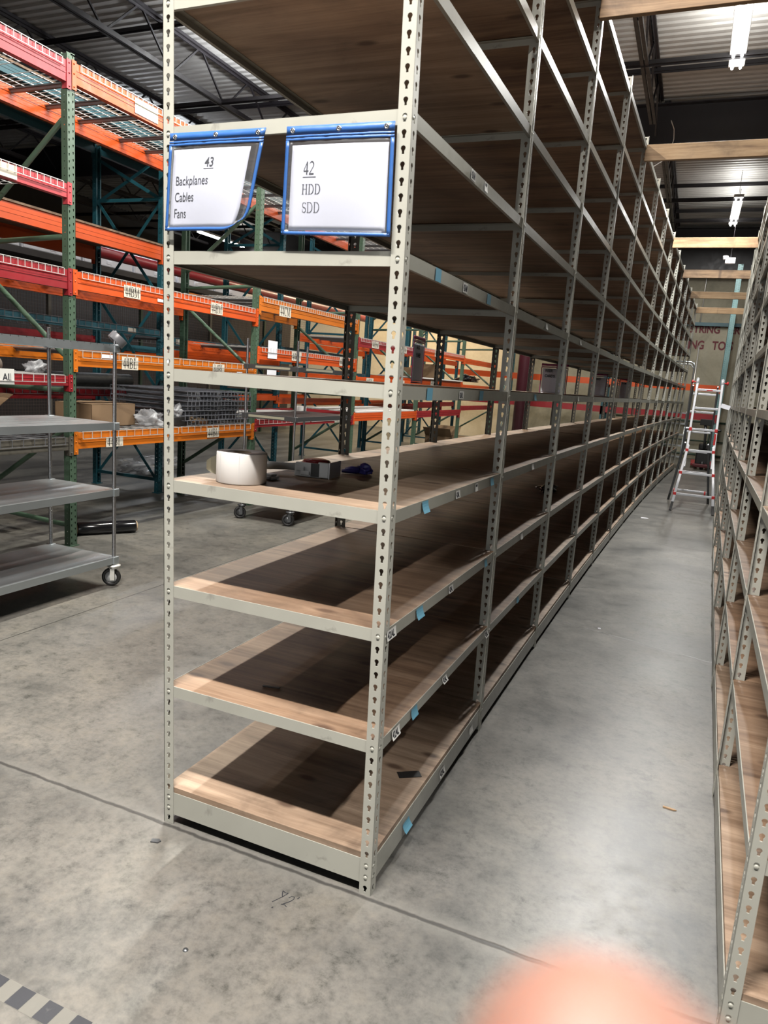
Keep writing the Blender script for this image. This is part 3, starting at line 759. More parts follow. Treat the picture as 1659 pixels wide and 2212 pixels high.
def beam(y0, y1, z, x, h, mt, parent, flip=False, d=.052):
    """z is the top of the beam; step cut on the inner side; brackets at both ends"""
    key = (round(y1-y0,3), round(h,3), mt, flip)
    if key not in BEM:
        mb = MB(); n = y1-y0; s = -1 if flip else 1
        a, b = .042, n-.042
        prof = [(0,-h),(0,0),(-.028,0),(-.028,-.038),(-d,-.038),(-d,-h)]
        mb.prism([(p*s, q) for p,q in prof], (0,a,0), (1,0,0), (0,0,1), (0,1,0), b-a)
        for yy, e in ((a, -1), (b, 1)):
            # connector plate on the face of the post, folded to the beam end
            y_a, y_b = (yy-.038, yy+.004) if e < 0 else (yy-.004, yy+.038)
            mb.box((min(.002*s,.006*s), y_a, -h-.045), (max(.002*s,.006*s), y_b, .012))
            mb.box((min(0,-d*s*.9), yy-.002, -h-.045), (max(0,-d*s*.9), yy+.002, .0))
            R = Matrix.Rotation(PI/2, 3, 'Y')
            for zz in (-.012, -h*.55, -h-.025):
                mb.lathe([(.006,0),(.006,.004*s),(0,.006*s)], (.006*s, yy+e*.019, zz), 8, R)
        if not flip: mb.box((0,a+.01,-h*.62),(.0035,b-.01,-h*.55)); mb.box((0,a+.01,-h*.36),(.0025,b-.01,-h*.32))
        BEM[key] = mb.mesh('beam'); BEM[key].materials.append(MT[mt])
    o = put('beam', BEM[key], None, parent); o.location = (x,y0,z); return o
WDM = {}
def wire_deck(y0, y1, z, xf, xb, parent, mt='wire', drop=.045, pitch=.058):
    key = (round(y1-y0,3), round(xf-xb,3), mt, drop, pitch)
    if key not in WDM:
        n = y1-y0; dpt = xf-xb; mb = MB(); ch = MB(); r = .0042
        k = int(n/pitch)
        for i in range(k+1):
            y = .01+(n-.02)*i/k
            mb.bar((-dpt-.006,y,.004),(.008,y,.004), r, r)
            for xx in (.008, -dpt-.006): mb.bar((xx,y,.006),(xx,y,-drop), r, r)
        for i in range(int(dpt/.10)+1):
            x = -dpt*i/int(dpt/.10); mb.bar((x,.01,.008),(x,n-.01,.008), r, r)
        for xx in (.0105, -dpt-.0085): mb.bar((xx,.008,-drop),(xx,n-.008,-drop), r*1.1, r*1.1)
        for f in (.2, .5, .8):
            y = n*f; prof = [(-.03,0),(-.03,-.010),(-.018,-.010),(-.012,-.030),(.012,-.030),(.018,-.010),(.03,-.010),(.03,0)]
            ch.prism(prof, (-.056+.01,y,.0), (0,1,0), (0,0,1), (-1,0,0), dpt-.09)
        WDM[key] = (mb.mesh('wire_deck'), ch.mesh('support_channels'))
        WDM[key][0].materials.append(MT[mt]); WDM[key][1].materials.append(MT['channel'])
    a, b = WDM[key]
    o = put('wire_deck', a, None, parent); o.location = (xf,y0,z)
    c = put('support_channel', b, None, o); return o
def round_braces(parent, x0, x1, y, mt, pat):
    for (za, zb) in pat:
        mb = MB(); a = Vector((x0-.05,y,za)); b = Vector((x1+.05,y,zb)); e = (b-a).normalized()
        mb.tube([a, a+e*.06, b-e*.06, b], [.012,.0205,.0205,.012], 10); mb.build('brace', MT[mt], parent)
def flat_braces(parent, x0, x1, y, mt, top):
    z = .16
    while z < top-.2:
        z2 = min(z+1.06, top-.05)
        mb = MB(); mb.bar((x0-.03,y,z),(x1+.03,y,z), .030, .036); mb.build('brace', MT[mt], parent)
        for (a, b, o) in ((z, z2, -.014), (z2, z, .014)):
            mb = MB(); mb.bar((x0-.05,y+o,a),(x1+.05,y+o,b), .006, .036); mb.build('brace', MT[mt], parent)
        z += 1.06
def rack_tag(parent, x, y, z, w, h, text, k=.13, xs=.62):
    mb = MB(); mb.box((x,y-w/2,z-h/2),(x+.001,y+w/2,z+h/2)); o = mb.build('rack_label', MT['card'], parent)
    if text:
        tw = sum({'4':.56,'B':.74,'C':.76,'D':.84,'M':1.0,'L':.70}.get(c,.5) for c in text)*h*.80
        s = w*.86/tw; q = serif(text, h*.80, MT['ink2'], 'lettering', o, (x+.0016,y-w*.43,z-h*.40), PI/2, s, k)
        # turn from facing -y to facing +x
    return o
XN, XNB = -3.07, -4.10
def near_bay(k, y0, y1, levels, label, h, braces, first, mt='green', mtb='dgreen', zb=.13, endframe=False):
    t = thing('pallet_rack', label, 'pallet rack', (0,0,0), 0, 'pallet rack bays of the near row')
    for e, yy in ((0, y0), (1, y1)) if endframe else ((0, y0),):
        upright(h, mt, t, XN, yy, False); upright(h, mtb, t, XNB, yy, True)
        round_braces(t, XN, XNB, yy, mt, braces)
    for lv in levels:
        z, hh, mf, mbk, deck = lv[:5]
        beam(y0, y1, z, XN+.004, hh, mf, t); beam(y0, y1, z+(.03 if deck else 0), XNB-.004, hh, mbk, t, True)
        if deck:
            m = (y0+y1)/2
            for a, b in ((y0+.08, m-.015), (m+.015, y1-.08)):
                wire_deck(a, b, z, XN+.008, XNB-.008, t, 'wire' if deck == 1 else 'dwire', .045 if z > 1.7 else .05, .058 if z > 1.7 else .098)
    return t
GB = [(3.30,2.57),(2.44,2.40),(1.52,2.20),(1.27,1.26),(.98,.38),(.17,.20)]
P0 = near_bay(0, -.02, 2.57, [(3.66,.145,'pink','orange',1),(2.81,.10,'pink','orange',1),(2.19,.145,'red','orange',1),(1.385,.075,'red','red',1),(.90,.10,'backpost','orange',2)],
    'pallet rack bay with faded red beams at the left edge of the frame', 3.70, GB, True)
P1 = near_bay(1, 2.57, 5.19, [(3.67,.145,'orange','orange',1),(2.19,.135,'orange','orange',1),(1.585,.12,'amber','amber',1),(.935,.13,'amber','amber',1)],
    'pallet rack bay tagged 44BM and 44BL between the two green uprights', 3.72, GB, False)
P2 = near_bay(2, 5.19, 7.80, [(3.67,.13,'orange','orange',1),(2.335,.145,'amber','amber',1),(1.79,.13,'orange','orange',1),(.98,.085,'red','red',1)],
    'pallet rack bay tagged 44CM with amber top beam', 3.72, GB, False)
P3 = near_bay(3, 7.80, 10.45, [(3.67,.13,'orange','orange',1),(2.10,.12,'red','orange',1),(1.55,.12,'orange','orange',0),(1.02,.12,'orange','red',0)],
    'pallet rack bay tagged 44DL beyond the dark shelving post', 3.72, GB, False)
P4 = near_bay(4, 10.45, 13.1, [(2.14,.12,'orange','orange',1),(1.60,.12,'orange','orange',0),(1.02,.12,'red','red',0)],
    'pallet rack bay with orange beams and a white shelf edge, fifth along the row', 3.72, GB, False, 'green', 'teal')
P5 = near_bay(5, 13.1, 15.8, [(2.10,.11,'orange','orange',0),(1.55,.11,'orange','orange',0),(1.10,.10,'red','red',0)],
    'pallet rack bay at the far end of the near row by the back wall', 3.72, GB, False, 'green', 'teal', endframe=True)
for rk, y, z, w, h, s in [(P1,3.22,2.115,.20,.10,'44BM'),(P1,4.42,2.115,.20,.11,'44BM'),(P1,3.20,1.515,.20,.11,'44BL'),(P1,4.48,1.515,.20,.11,'44BL'),(P1,3.02,.845,.20,.085,'44BL'),(P1,4.42,.87,.20,.10,'44BL'),
      (P2,5.75,2.235,.26,.125,'44CM'),(P2,6.06,1.735,.22,.11,'44CL'),(P2,7.35,1.735,.22,.11,'44CL'),(P2,7.30,.93,.2,.06,'44CL'),(P3,8.42,2.04,.26,.10,'44DM'),(P3,9.6,2.04,.26,.10,'44DM'),(P3,8.30,1.49,.26,.10,'44DL'),(P3,9.6,1.49,.26,.10,'44DL'),
      (P4,11.3,2.08,.26,.11,'44DM'),(P4,11.2,1.54,.26,.10,'44DL'),(P1,3.37,3.60,.28,.115,None),(P0,1.98,2.76,.2,.09,None)]:
    rack_tag(rk, XN+.0085 if s is None else XN+.0085, y, z, w, h, s)
mb = MB(); mb.box((XN+.012,1.90,1.31),(XN+.014,2.02,1.42)); o = mb.build('rack_label', MT['label'], P0); text_obj('AL', .075, MT['ink'], 'lettering', o, (XN+.0148,1.922,1.335), (PI/2,0,PI/2), .85, .001)
# paper notices on the 44CL beam and small stickers
for y, z, w, h in [(5.50,1.78,.20,.20),(5.50,1.53,.20,.14)]:
    mb = MB(); mb.box((XN+.013,y-w/2,z-h/2),(XN+.0145,y+w/2,z+h/2)); o = mb.build('notice_sheet', MT['paper'], P2)
for y, z, w, h, rk in [(2.95,1.56,.16,.03,P1),(3.60,2.09,.12,.025,P1),(4.86,1.46,.10,.09,P1),(3.72,1.56,.11,.04,P1),(3.72,1.50,.08,.02,P1)]:
    mb = MB(); mb.box((XN+.0085,y-w/2,z-h/2),(XN+.0095,y+w/2,z+h/2)); mb.build('sticker', MT['paper'], rk)

# second row, back to back with the first
XS, XSB = -4.27, -5.29
def far_bay(y0, y1, levels, label, h=3.95, endframe=False):
    t = thing('pallet_rack', label, 'pallet rack', (0,0,0), 0, 'pallet rack bays of the row behind')
    for yy in ((y0, y1) if endframe else (y0,)):
        upright(h, 'teal', t, XS, yy, False); upright(h, 'teal', t, XSB, yy, True); flat_braces(t, XS, XSB, yy, 'teal', h-.1)
    for z, hh, mf, mk, deck in levels:
        beam(y0, y1, z, XS+.004, hh, mf, t); beam(y0, y1, z-(.1 if deck == 1 else 0), XSB-.004, hh, mk, t, True)
        if deck == 1: wire_deck(y0+.06, y1-.06, z, XS+.008, XSB-.008, t, 'dwire', .05, .085)
        if deck == 2:
            mb = MB(); mb.box((XSB-.02,y0+.03,z+.001),(XS+.02,y1-.03,z+.02)); mb.build('plywood_deck', MT['ply'], t)
    return t
FL = [(3.96,.10,'teal','teal',2),(2.83,.15,'orange','orange',2),(1.90,.075,'blue','red',1),(1.22,.07,'red','red',1)]
F0 = far_bay(-.15, 2.45, FL, 'teal pallet rack bay glimpsed behind the faded red beams at far left')
F1 = far_bay(2.45, 5.06, FL, 'teal pallet rack bay directly behind the 44BM bay')
F2 = far_bay(5.06, 7.66, [(3.96,.10,'teal','teal',2),(1.84,.085,'blue','blue',1),(1.70,.12,'orange','orange',0),(1.18,.07,'orange','red',0)], 'teal pallet rack bay behind the 44BL label and the deck stack')
F3 = far_bay(7.66, 10.25, [(1.90,.12,'blue','blue',1),(1.15,.09,'orange','orange',0)], 'teal pallet rack bay behind the 44CM bay')
F4 = far_bay(10.25, 12.85, [(2.2,.11,'orange','orange',1),(1.60,.1,'blue','blue',1),(1.05,.1,'orange','orange',0)], 'teal pallet rack bay behind the 44DL bay', 3.95)
F5 = far_bay(12.85, 15.45, [(2.2,.11,'orange','orange',0),(1.60,.1,'blue','blue',1),(1.05,.1,'red','orange',0)], 'teal pallet rack bay nearest the cream wall in the row behind', 3.95, True)
for rk, y, z, w, h in [(F1,3.70,1.865,.14,.07),(F1,4.55,1.865,.12,.05),(F2,5.35,1.80,.13,.06),(F2,6.30,1.80,.10,.06),(F1,3.60,1.60,.14,.09),(F2,6.4,1.14,.12,.05)]:
    mb = MB(); mb.box((XS+.0085,y-w/2,z-h/2),(XS+.0095,y+w/2,z+h/2)); mb.build('rack_label', MT['card'], rk)

# rack along the back wall (bays along x)
def wall_bay(x0, x1, label, endframe, lv):
    t = thing('pallet_rack', label, 'pallet rack', (x0, 17.95, 0), 0, 'pallet rack bays along the back wall'); n = x1-x0
    for xx in ((0, n) if endframe else (0,)):
        for yy, fl, hh, mt in ((0, -PI/2, 4.05 if xx < n-.1 else 4.85, 'lteal' if xx > n-.1 else 'teal'), (1.05, PI/2, 4.3, 'teal')):
            key = (round(hh,2), mt)
            if key not in UPM: UPM[key] = upright_mesh(hh, .12 if mt == 'lteal' else .076); UPM[key].materials.append(MT[mt])
            o = put('upright', UPM[key], None, t); o.location = (xx,yy,0); o.rotation_euler = (0,0,fl)
        for za, zb in ((.2,.2),(.2,1.3),(1.3,1.3),(1.3,2.4),(2.4,2.4)):
            mb = MB(); mb.bar((xx,.05,za),(xx,1.0,zb), .03,.03); mb.build('brace', MT['teal'], t)
    for z, h, mt in lv:
        for yy in (.0, 1.0):
            mb = MB(); mb.box((.04,yy-.012 if yy == 0 else yy,z-h),(n-.04,yy+.04,z)); mb.box((-.035,yy-.016,z-h-.05),(.045,yy-.012,z+.01)); mb.box((n-.045,yy-.016,z-h-.05),(n+.035,yy-.012,z+.01)); mb.build('beam', MT[mt], t)
    mb = MB(); mb.box((.05,.05,1.52),(n-.05,.98,1.80)); mb.build('dark_cover', MT['rubber'], t, .01) if False else None
    return t
WL = [(1.975,.145,'orange'),(1.255,.145,'red')]
WB = [wall_bay(-6.1,-3.4,'orange-beamed rack bay on the cream back wall, far left',False,WL), wall_bay(-3.4,-.7,'orange-beamed rack bay on the back wall beside the maroon column',False,WL),
      wall_bay(-.7,2.08,'orange and red beamed rack bay on the back wall behind the ladder',True,WL)]
mb = MB(); mb.box((-.4,19.86,3.57),(3.2,19.94,3.66)); struct(mb.build('trim_70', MT['teal']))
mb = MB(); mb.tube([(-.5,19.9,.12),(3.2,19.9,.12)], .03, 8); mb.tube([(-.5,19.9,1.02),(3.2,19.9,1.02)], .03, 8); mb.tube([(-.5,19.9,.5),(3.2,19.9,.5)], .02, 8)
for x in (-.3,.9,2.0): mb.tube([(x,19.9,0),(x,19.9,1.02)], .025, 8)
struct(mb.build('trim_71', MT['dgreen']))

# caged store beyond the racks
def cage():
    t = thing('wire_cage_wall', 'dark brown wire mesh partition behind the pallet racks', 'mesh partition', (-8.6,3.0,0))
    MT['cagewire'] = m_paint('brown_mesh_paint', (.10,.060,.052), .5, (.05,.03,.03), .3)
    mb = MB(); n, h = 13.2, 2.95
    for i in range(int(n/.055)): mb.box((-.002,i*.055-.002,.1),(.002,i*.055+.002,h))
    for i in range(int(h/.055)): mb.box((.002,0,.1+i*.055-.002),(.005,n,.1+i*.055+.002))
    mb.build('mesh_panel', MT['cagewire'], t)
    for i in range(7):
        m2 = MB(); m2.box((-.03,i*2.2-.03,0),(.03,i*2.2+.03,h+.1)); m2.build('cage_post', MT['dgreen'] if i % 2 else MT['backpost'], t)
cage()
mb = MB(); mb.box((-9.7,2.5,0),(-9.6,17.0,2.95)); struct(mb.build('wall_store', MT['walld']))
# white-fronted overhead cases lined up above the cage
for i in range(6):
    y = 6.2+i*1.25; mb = MB(); mb.box((-.2,-.60,0),(.2,.60,.20)); mb.box((.2,-.58,.02),(.212,.58,.18)); mb.box((.2,-.06,.05),(.225,.06,.11))
    o = mb.build('white_case', MT['paper'], None, .008, (-8.75,y,3.16)); tag(o, 'long white case on top of the cage, %s from the left' % ORD[i], 'case', 'white cases above the wire cage')
mb = MB(); mb.box((-9.1,5.0,3.05),(-8.4,14.5,3.15)); struct(mb.build('trim_72', MT['walld']))
mb = MB(); mb.tube([(-6.75,1.0,3.06),(-6.75,16.0,3.06)], .082, 14); struct(mb.build('trim_73', MT['red']))
# ------------------------------------------------------------------ things on and around the racks
def crumple(name, mat, label, cat, loc, size, seed, n=20, amp=.5, rz=0, flat=0, group=None):
    rnd = random.Random(seed); bm = bmesh.new(); bmesh.ops.create_icosphere(bm, subdivisions=4, radius=1)
    import mathutils
    for v in bm.verts:
        p = v.co.copy(); f = 1+amp*mathutils.noise.noise(p*1.7+Vector((seed*3.1,seed,0)))+amp*.6*abs(mathutils.noise.noise(p*4.5+Vector((seed,0,seed*2))))-amp*.3
        v.co = Vector((p.x*size[0]*f, p.y*size[1]*f, max(0, p.z*f*size[2]+size[2]*.62)))
    for f in bm.faces: f.smooth = True
    me = bpy.data.meshes.new(name); bm.to_mesh(me); bm.free()
    o = put(name, me, mat, None, 0, loc); o.rotation_euler = (0,0,rz); tag(o, label, cat, group); return o
def m_film(name, col, a=.5):
    m = new_mat(name, col, .22); b = bsdf(m); b.inputs['Alpha'].default_value = a; return m
MT['film'] = m_film('clear_plastic_film', (.80,.82,.85), .45)
MT['glove'] = new_mat('blue_nitrile', (.04,.036,.24), .45)
MT['blackfilm'] = new_mat('black_stretch_film', (.008,.008,.010), .16)
MT['core'] = new_mat('cardboard_core', (.50,.36,.22), .8)
MT['duct'] = new_mat('grey_duct_tape', (.20,.205,.22), .38)
MT['labelroll'] = new_mat('matte_label_paper', (.80,.78,.75), .65)
MT['backing'] = new_mat('yellowish_backing_paper', (.62,.60,.44), .6)
MT['gungrey'] = new_mat('grey_plastic', (.72,.74,.74), .42)
MT['redtape'] = new_mat('red_film_tape', (.20,.018,.024), .18)

def carton(label, loc, d, rz, open_=False):
    t = thing('cardboard_box', label, 'box', loc, rz, None); x, y, z = d
    mb = MB(); th = .005
    mb.box((-x/2,-y/2,0),(x/2,-y/2+th,z)); mb.box((-x/2,y/2-th,0),(x/2,y/2,z)); mb.box((-x/2,-y/2,0),(-x/2+th,y/2,z)); mb.box((x/2-th,-y/2,0),(x/2,y/2,z)); mb.box((-x/2,-y/2,0),(x/2,y/2,th))
    if not open_: mb.box((-x/2,-y/2,z-th),(x/2,-.002,z)); mb.box((-x/2,.002,z-th),(x/2,y/2,z))
    mb.build('carton', MT['cardboard'], t)
    if not open_:
        m2 = MB(); m2.box((-x/2-.001,-.026,z),(x/2+.001,.026,z+.001)); m2.box((x/2,-.026,z-.07),(x/2+.001,.026,z)); m2.build('packing_tape', MT['core'], t)
    else:
        for s in (-1, 1):
            m2 = MB(); m2.box((-x/2,0,-.002),(x/2,y*.48,.002), Matrix.Rotation(s*.6 if s>0 else PI-.6, 3, 'X'), (0,s*y/2,z)); m2.build('flap', MT['cardboard'], t)
    return t
carton('taped brown box on the low 44BL deck behind the cart post', (-3.52,3.28,.945), (.38,.62,.20), .12)
carton('open brown box on the low deck at the far left', (-3.75,2.05,.912), (.35,.45,.17), .05, True)
carton('small brown box low behind the left green upright', (-4.85,4.25,1.235), (.3,.34,.12), .2)
carton('pale box standing on the far orange rack', (-3.5,12.3,1.60), (.3,.45,.30), .0)
carton('brown box on the floor under the far racks, left of the pair', (-3.6,13.65,0), (.6,.7,.40), .1, True)
carton('brown box on the floor under the far racks, right of the pair', (-3.5,14.5,0), (.6,.7,.34), -.1)
carton('brown box on the middle shelf of the far rack', (-3.7,11.6,1.60), (.35,.6,.20), .1)
crumple('plastic_wrap', MT['film'], 'crumpled clear bubble wrap beside the taped box', 'plastic wrap', (-3.28,3.72,.945), (.10,.16,.09), 3, amp=.6)
crumple('plastic_bag', MT['film'], 'clear plastic bag on top of a dark block', 'plastic bag', (-3.20,4.0,1.03), (.05,.09,.07), 5, amp=.7)
mb = MB(); mb.box((-.05,-.11,0),(.05,.11,.085)); o = mb.build('dark_block', MT['rubber'], None, .006, (-3.20,4.0,.945)); tag(o, 'small black box on the low 44BL deck', 'box')
mb = MB(); R = Matrix.Rotation(PI/2-.1, 3, 'X'); mb.lathe([(.012,0),(.03,0),(.03,.24),(.012,.24)], (0,0,0), 16, R, closed=True); o = mb.build('cardboard_core', MT['core'], None, 0, (-3.14,4.40,.978)); tag(o, 'short pale cardboard tube lying right of the black box', 'tube')
crumple('plastic_sheet', MT['film'], 'heap of crumpled clear plastic sheeting on the floor under the racks', 'plastic sheet', (-5.55,6.35,0), (.36,.62,.13), 8, amp=.75)
crumple('plastic_wrap', MT['film'], 'scrap of clear plastic on the red-beamed deck, left of the green upright', 'plastic wrap', (-3.35,2.05,1.392), (.06,.09,.05), 11, amp=.7)
crumple('plastic_wrap', MT['film'], 'scrap of clear plastic against the green upright on the red-beamed deck', 'plastic wrap', (-3.3,2.42,1.392), (.07,.09,.06), 12, amp=.7)
crumple('black_bag', MT['blackfilm'], 'shiny black plastic bag on the far orange rack', 'bag', (-3.4,14.6,1.62), (.22,.55,.10), 14, amp=.5)
# cardboard tube at the left edge, resting on the red deck
mb = MB(); R = Matrix.Rotation(PI/2, 3, 'X'); mb.lathe([(.044,0),(.055,0),(.055,.9),(.044,.9)], (0,0,0), 22, R, closed=True)
o = mb.build('cardboard_tube', m_paint('grey_brown_core', (.13,.095,.07), .75, (.2,.16,.12), .3), None, 0, (-3.16,1.965,1.445)); tag(o, 'brown cardboard tube poking in at the left edge on the red deck', 'tube')
# black stretch wrap roll on the floor
t = thing('stretch_wrap_roll', 'roll of shiny black stretch film lying on the floor by the green upright', 'stretch film roll', (-3.06,3.30,.057), 0)
d = (Vector((-3.40,2.78,.057))-Vector((-3.06,3.30,.057))); t.rotation_euler = (0,0,math.atan2(d.y,d.x))
R = Matrix.Rotation(PI/2, 3, 'Y'); mb = MB(); mb.lathe([(.0,0.0),(.050,0),(.056,.006),(.0565,.25),(.056,.496),(.050,.502),(0,.502)], (.012,0,0), 30, R); mb.build('film', MT['blackfilm'], t)
mb = MB(); mb.lathe([(.036,0),(.044,0),(.044,.53),(.036,.53)], (0,0,0), 24, R, closed=True); mb.build('core', MT['core'], t)
# black roll lying on the row behind
mb = MB(); R = Matrix.Rotation(-PI/2, 3, 'X'); mb.lathe([(0,0),(.075,0),(.075,2.0),(0,2.0)], (0,0,0), 20, R); o = mb.build('dark_roll', m_paint('dark_grey_foam', (.035,.036,.038), .6, (.06,.06,.06), .4), None, 0, (-3.95,2.75,1.20)); tag(o, 'long dark grey roll lying behind the left green upright', 'roll')
o.location = (-4.62,2.9,1.305)
# stack of spare wire decks on the low 44BL level
MT['stackwire'] = new_mat('grey_wire', (.21,.22,.25), .35, .6)
def loose_deck(z, y, x, n, label, dx=0):
    t = thing('wire_deck', label, 'wire deck', (x,y,z), 0, 'spare wire decks stacked on the low rack level')
    mb = MB(); dp, r = .98, .005; k = int(n/.058)
    for i in range(k+1):
        yy = n*i/k; mb.bar((-dp,yy,.045),(0,yy,.045), r, r); mb.bar((0,yy,.047),(0,yy,.002), r, r); mb.bar((-dp,yy,.047),(-dp,yy,.002), r, r)
    for i in range(9): mb.bar((-dp*i/8,0,.049),(-dp*i/8,n,.049), r, r)
    for xx in (.003,-dp-.003): mb.bar((xx,0,.003),(xx,n,.003), r*1.2, r*1.2)
    mb.build('wire_grid', MT['stackwire'], t)
    for f in (.18,.5,.82):
        m2 = MB(); m2.prism([(-.03,0),(-.03,-.01),(-.018,-.01),(-.012,-.03),(.012,-.03),(.018,-.01),(.03,-.01),(.03,0)], (-.03,n*f,.042), (0,1,0), (0,0,1), (-1,0,0), dp-.06); m2.build('support_channel', MT['channel'], t)
ORD2 = ['lowest','second','third','fourth','fifth','sixth','topmost']
for i in range(7): loose_deck(.948+i*.048, 4.02+random.uniform(-.03,.03), XN-.015+random.uniform(-.02,.01), 1.10, 'dark wire deck in the stack on the 44BL level, %s' % (ORD2[i] if i in (0,6) else ORD2[i]+' from the bottom'))

# ------------------------------------------------------------------ shelf carts
def cart(name, label, xr, xl, y0, y1, shelves, wire_top, tops, far=False):
    t = thing('shelf_cart', label, 'cart', (0,0,0), 0, 'wheeled steel shelf carts')
    for i, (x, y) in enumerate(((xr,y0),(xl,y0),(xr,y1),(xl,y1))):
        mb = MB(); top = tops; prof = []
        z = .155; n = int((top-z-.027)/.0254)
        for k in range(n): prof += [(.0127, z+k*.0254),(.0127, z+k*.0254+.0226),(.0119, z+k*.0254+.0232),(.0119, z+k*.0254+.0250)]
        mb.lathe([(0,z)]+prof+[(.0127,top-.026),(.0127,top-.002),(.010,top),(0,top)], (x,y,0), 20, None, False); mb.build('cart_post', MT['chrome'], t)
        # caster
        dx = -.022; mb = MB(); mb.lathe([(0,.142),(.045,.142),(.045,.150),(.03,.157),(0,.157)], (x,y,0), 16); mb.lathe([(.02,.128),(.033,.128),(.033,.142),(.02,.142)], (x,y,0), 16)
        for s in (-1,1): mb.box((-.014,s*.022-.002,.045),(.016,s*.022+.002,.135), Matrix.Rotation(.5,3,'Z') @ Matrix.Identity(3), (x+dx*.4,y,0))
        c = mb.build('caster_fork', MT['dsteel'] if far else MT['zinc'], t)
        R = Matrix.Rotation(.5,3,'Z') @ Matrix.Rotation(PI/2,3,'X')
        mb = MB(); mb.lathe([(.040,-.015),(.0605,-.013),(.0635,-.006),(.0635,.006),(.0605,.013),(.040,.015)], (x+dx,y,.0635), 30, R, closed=True); mb.build('wheel', MT['rubber'], c)
        mb = MB(); mb.lathe([(0,-.016),(.014,-.017),(.020,-.009),(.040,-.011),(.040,.011),(.020,.009),(.014,.017),(0,.016)], (x+dx,y,.0635), 24, R); mb.build('hub', MT['dsteel'] if far else MT['gungrey'], c)
    for i, z in enumerate(shelves):
        h = .046; mb = MB(); e = .016; ii = wire_top and i == len(shelves)-1
        if not ii:
            a = (xl-e, y0-e); b = (xr+e, y1+e)
            # pan: raised rounded rim around a slightly sunken deck with shallow ribs
            mb.box((a[0],a[1],z-h),(b[0],a[1]+.003,z)); mb.box((a[0],b[1]-.003,z-h),(b[0],b[1],z)); mb.box((a[0],a[1],z-h),(a[0]+.003,b[1],z)); mb.box((b[0]-.003,a[1],z-h),(b[0],b[1],z))
            n = 24; vs = []; fs = []; w = b[0]-a[0]
            prof = [(0,0),(.03,-.001),(.06,-.007),(w*.28,-.011),(w*.30,-.0075),(w*.32,-.011),(w*.49,-.011),(w*.5,-.0075),(w*.51,-.011),(w*.68,-.011),(w*.70,-.0075),(w*.72,-.011),(w-.06,-.007),(w-.03,-.001),(w,0)]
            q = [(a[0]+p, z+r) for p, r in prof]; m = len(q)
            for yy, f in ((a[1],0),(a[1]+.04,.4),(a[1]+.12,1),(b[1]-.12,1),(b[1]-.04,.4),(b[1],0)): vs += [(xx, yy, z+(zz-z)*f) for xx, zz in q]
            for k in range(5):
                for j in range(m-1): fs.append((k*m+j, k*m+j+1, (k+1)*m+j+1, (k+1)*m+j))
            mb.add(vs, fs, True); mb.add([(p[0],p[1],p[2]-.0015) for p in vs], [tuple(reversed(f)) for f in fs], True)
            s = mb.build('cart_shelf', MT['galv'] if not far else MT['dsteel'], t)
        else:
            a = (xl-e, y0-e); b = (xr+e, y1+e)
            mb.box((a[0],a[1],z-h),(b[0],a[1]+.012,z)); mb.box((a[0],b[1]-.012,z-h),(b[0],b[1],z)); mb.box((a[0],a[1],z-h),(a[0]+.012,b[1],z)); mb.box((b[0]-.012,a[1],z-h),(b[0],b[1],z))
            for k in range(22): y = a[1]+(b[1]-a[1])*(k+.5)/22; mb.bar((a[0],y,z-.004),(b[0],y,z-.004), .005, .005)
            for k in range(1,7): x = a[0]+(b[0]-a[0])*k/7; mb.bar((x,a[1],z-.010),(x,b[1],z-.010), .006, .006)
            s = mb.build('cart_shelf', MT['galv'], t)
        for (x, y) in ((xr,y0),(xl,y0),(xr,y1),(xl,y1)):
            m2 = MB(); m2.box((x-.024,y-.024,z-h-.004),(x+.024,y+.024,z+.002)); m2.build('corner_collar', MT['galv'] if not far else MT['dsteel'], s, .004)
    return t
C1 = cart('c', 'galvanised wheeled shelf cart at the left edge with a tape roll on its post', -2.04, -2.62, .80, 1.93, [.210,.682,1.128,1.634], True, 1.722)
C2 = cart('c', 'dark steel wheeled shelf cart behind the nearest shelving bay', -2.13, -2.71, 4.47, 5.70, [.225,1.105,1.595], False, 1.845, True)
MT['masking'] = m_paint('yellowed_masking_tape', (.40,.38,.28), .7, (.06,.05,.05), .8, 0, 25)
for y0, y1, z, x in [(4.62,5.2,1.578,-2.113)]:
    mb = MB(); mb.box((x,y0,z-.012),(x+.001,y1,z+.012)); mb.build('tape_strip', MT['masking'], C2)
mb = MB(); mb.box((-2.66,4.4525,1.07),(-2.24,4.4535,1.094)); mb.build('tape_strip', MT['masking'], C2)
mb = MB(); mb.box((-2.60,4.4525,1.562),(-2.2,4.4535,1.584)); mb.build('tape_strip', MT['masking'], C2)
# roll of grey tape hung on the cart post
R = Matrix.Rotation(.50, 3, 'Y') @ Matrix.Rotation(-.55, 3, 'X')
mb = MB(); mb.lathe([(.040,-.024),(.058,-.024),(.058,.024),(.040,.024)], (0,0,0), 32, R, closed=True)
o = mb.build('duct_tape_roll', MT['duct'], None, .001, (-2.018,1.93,1.668)); tag(o, 'roll of grey tape hooked over the top of the wire cart post', 'tape roll')
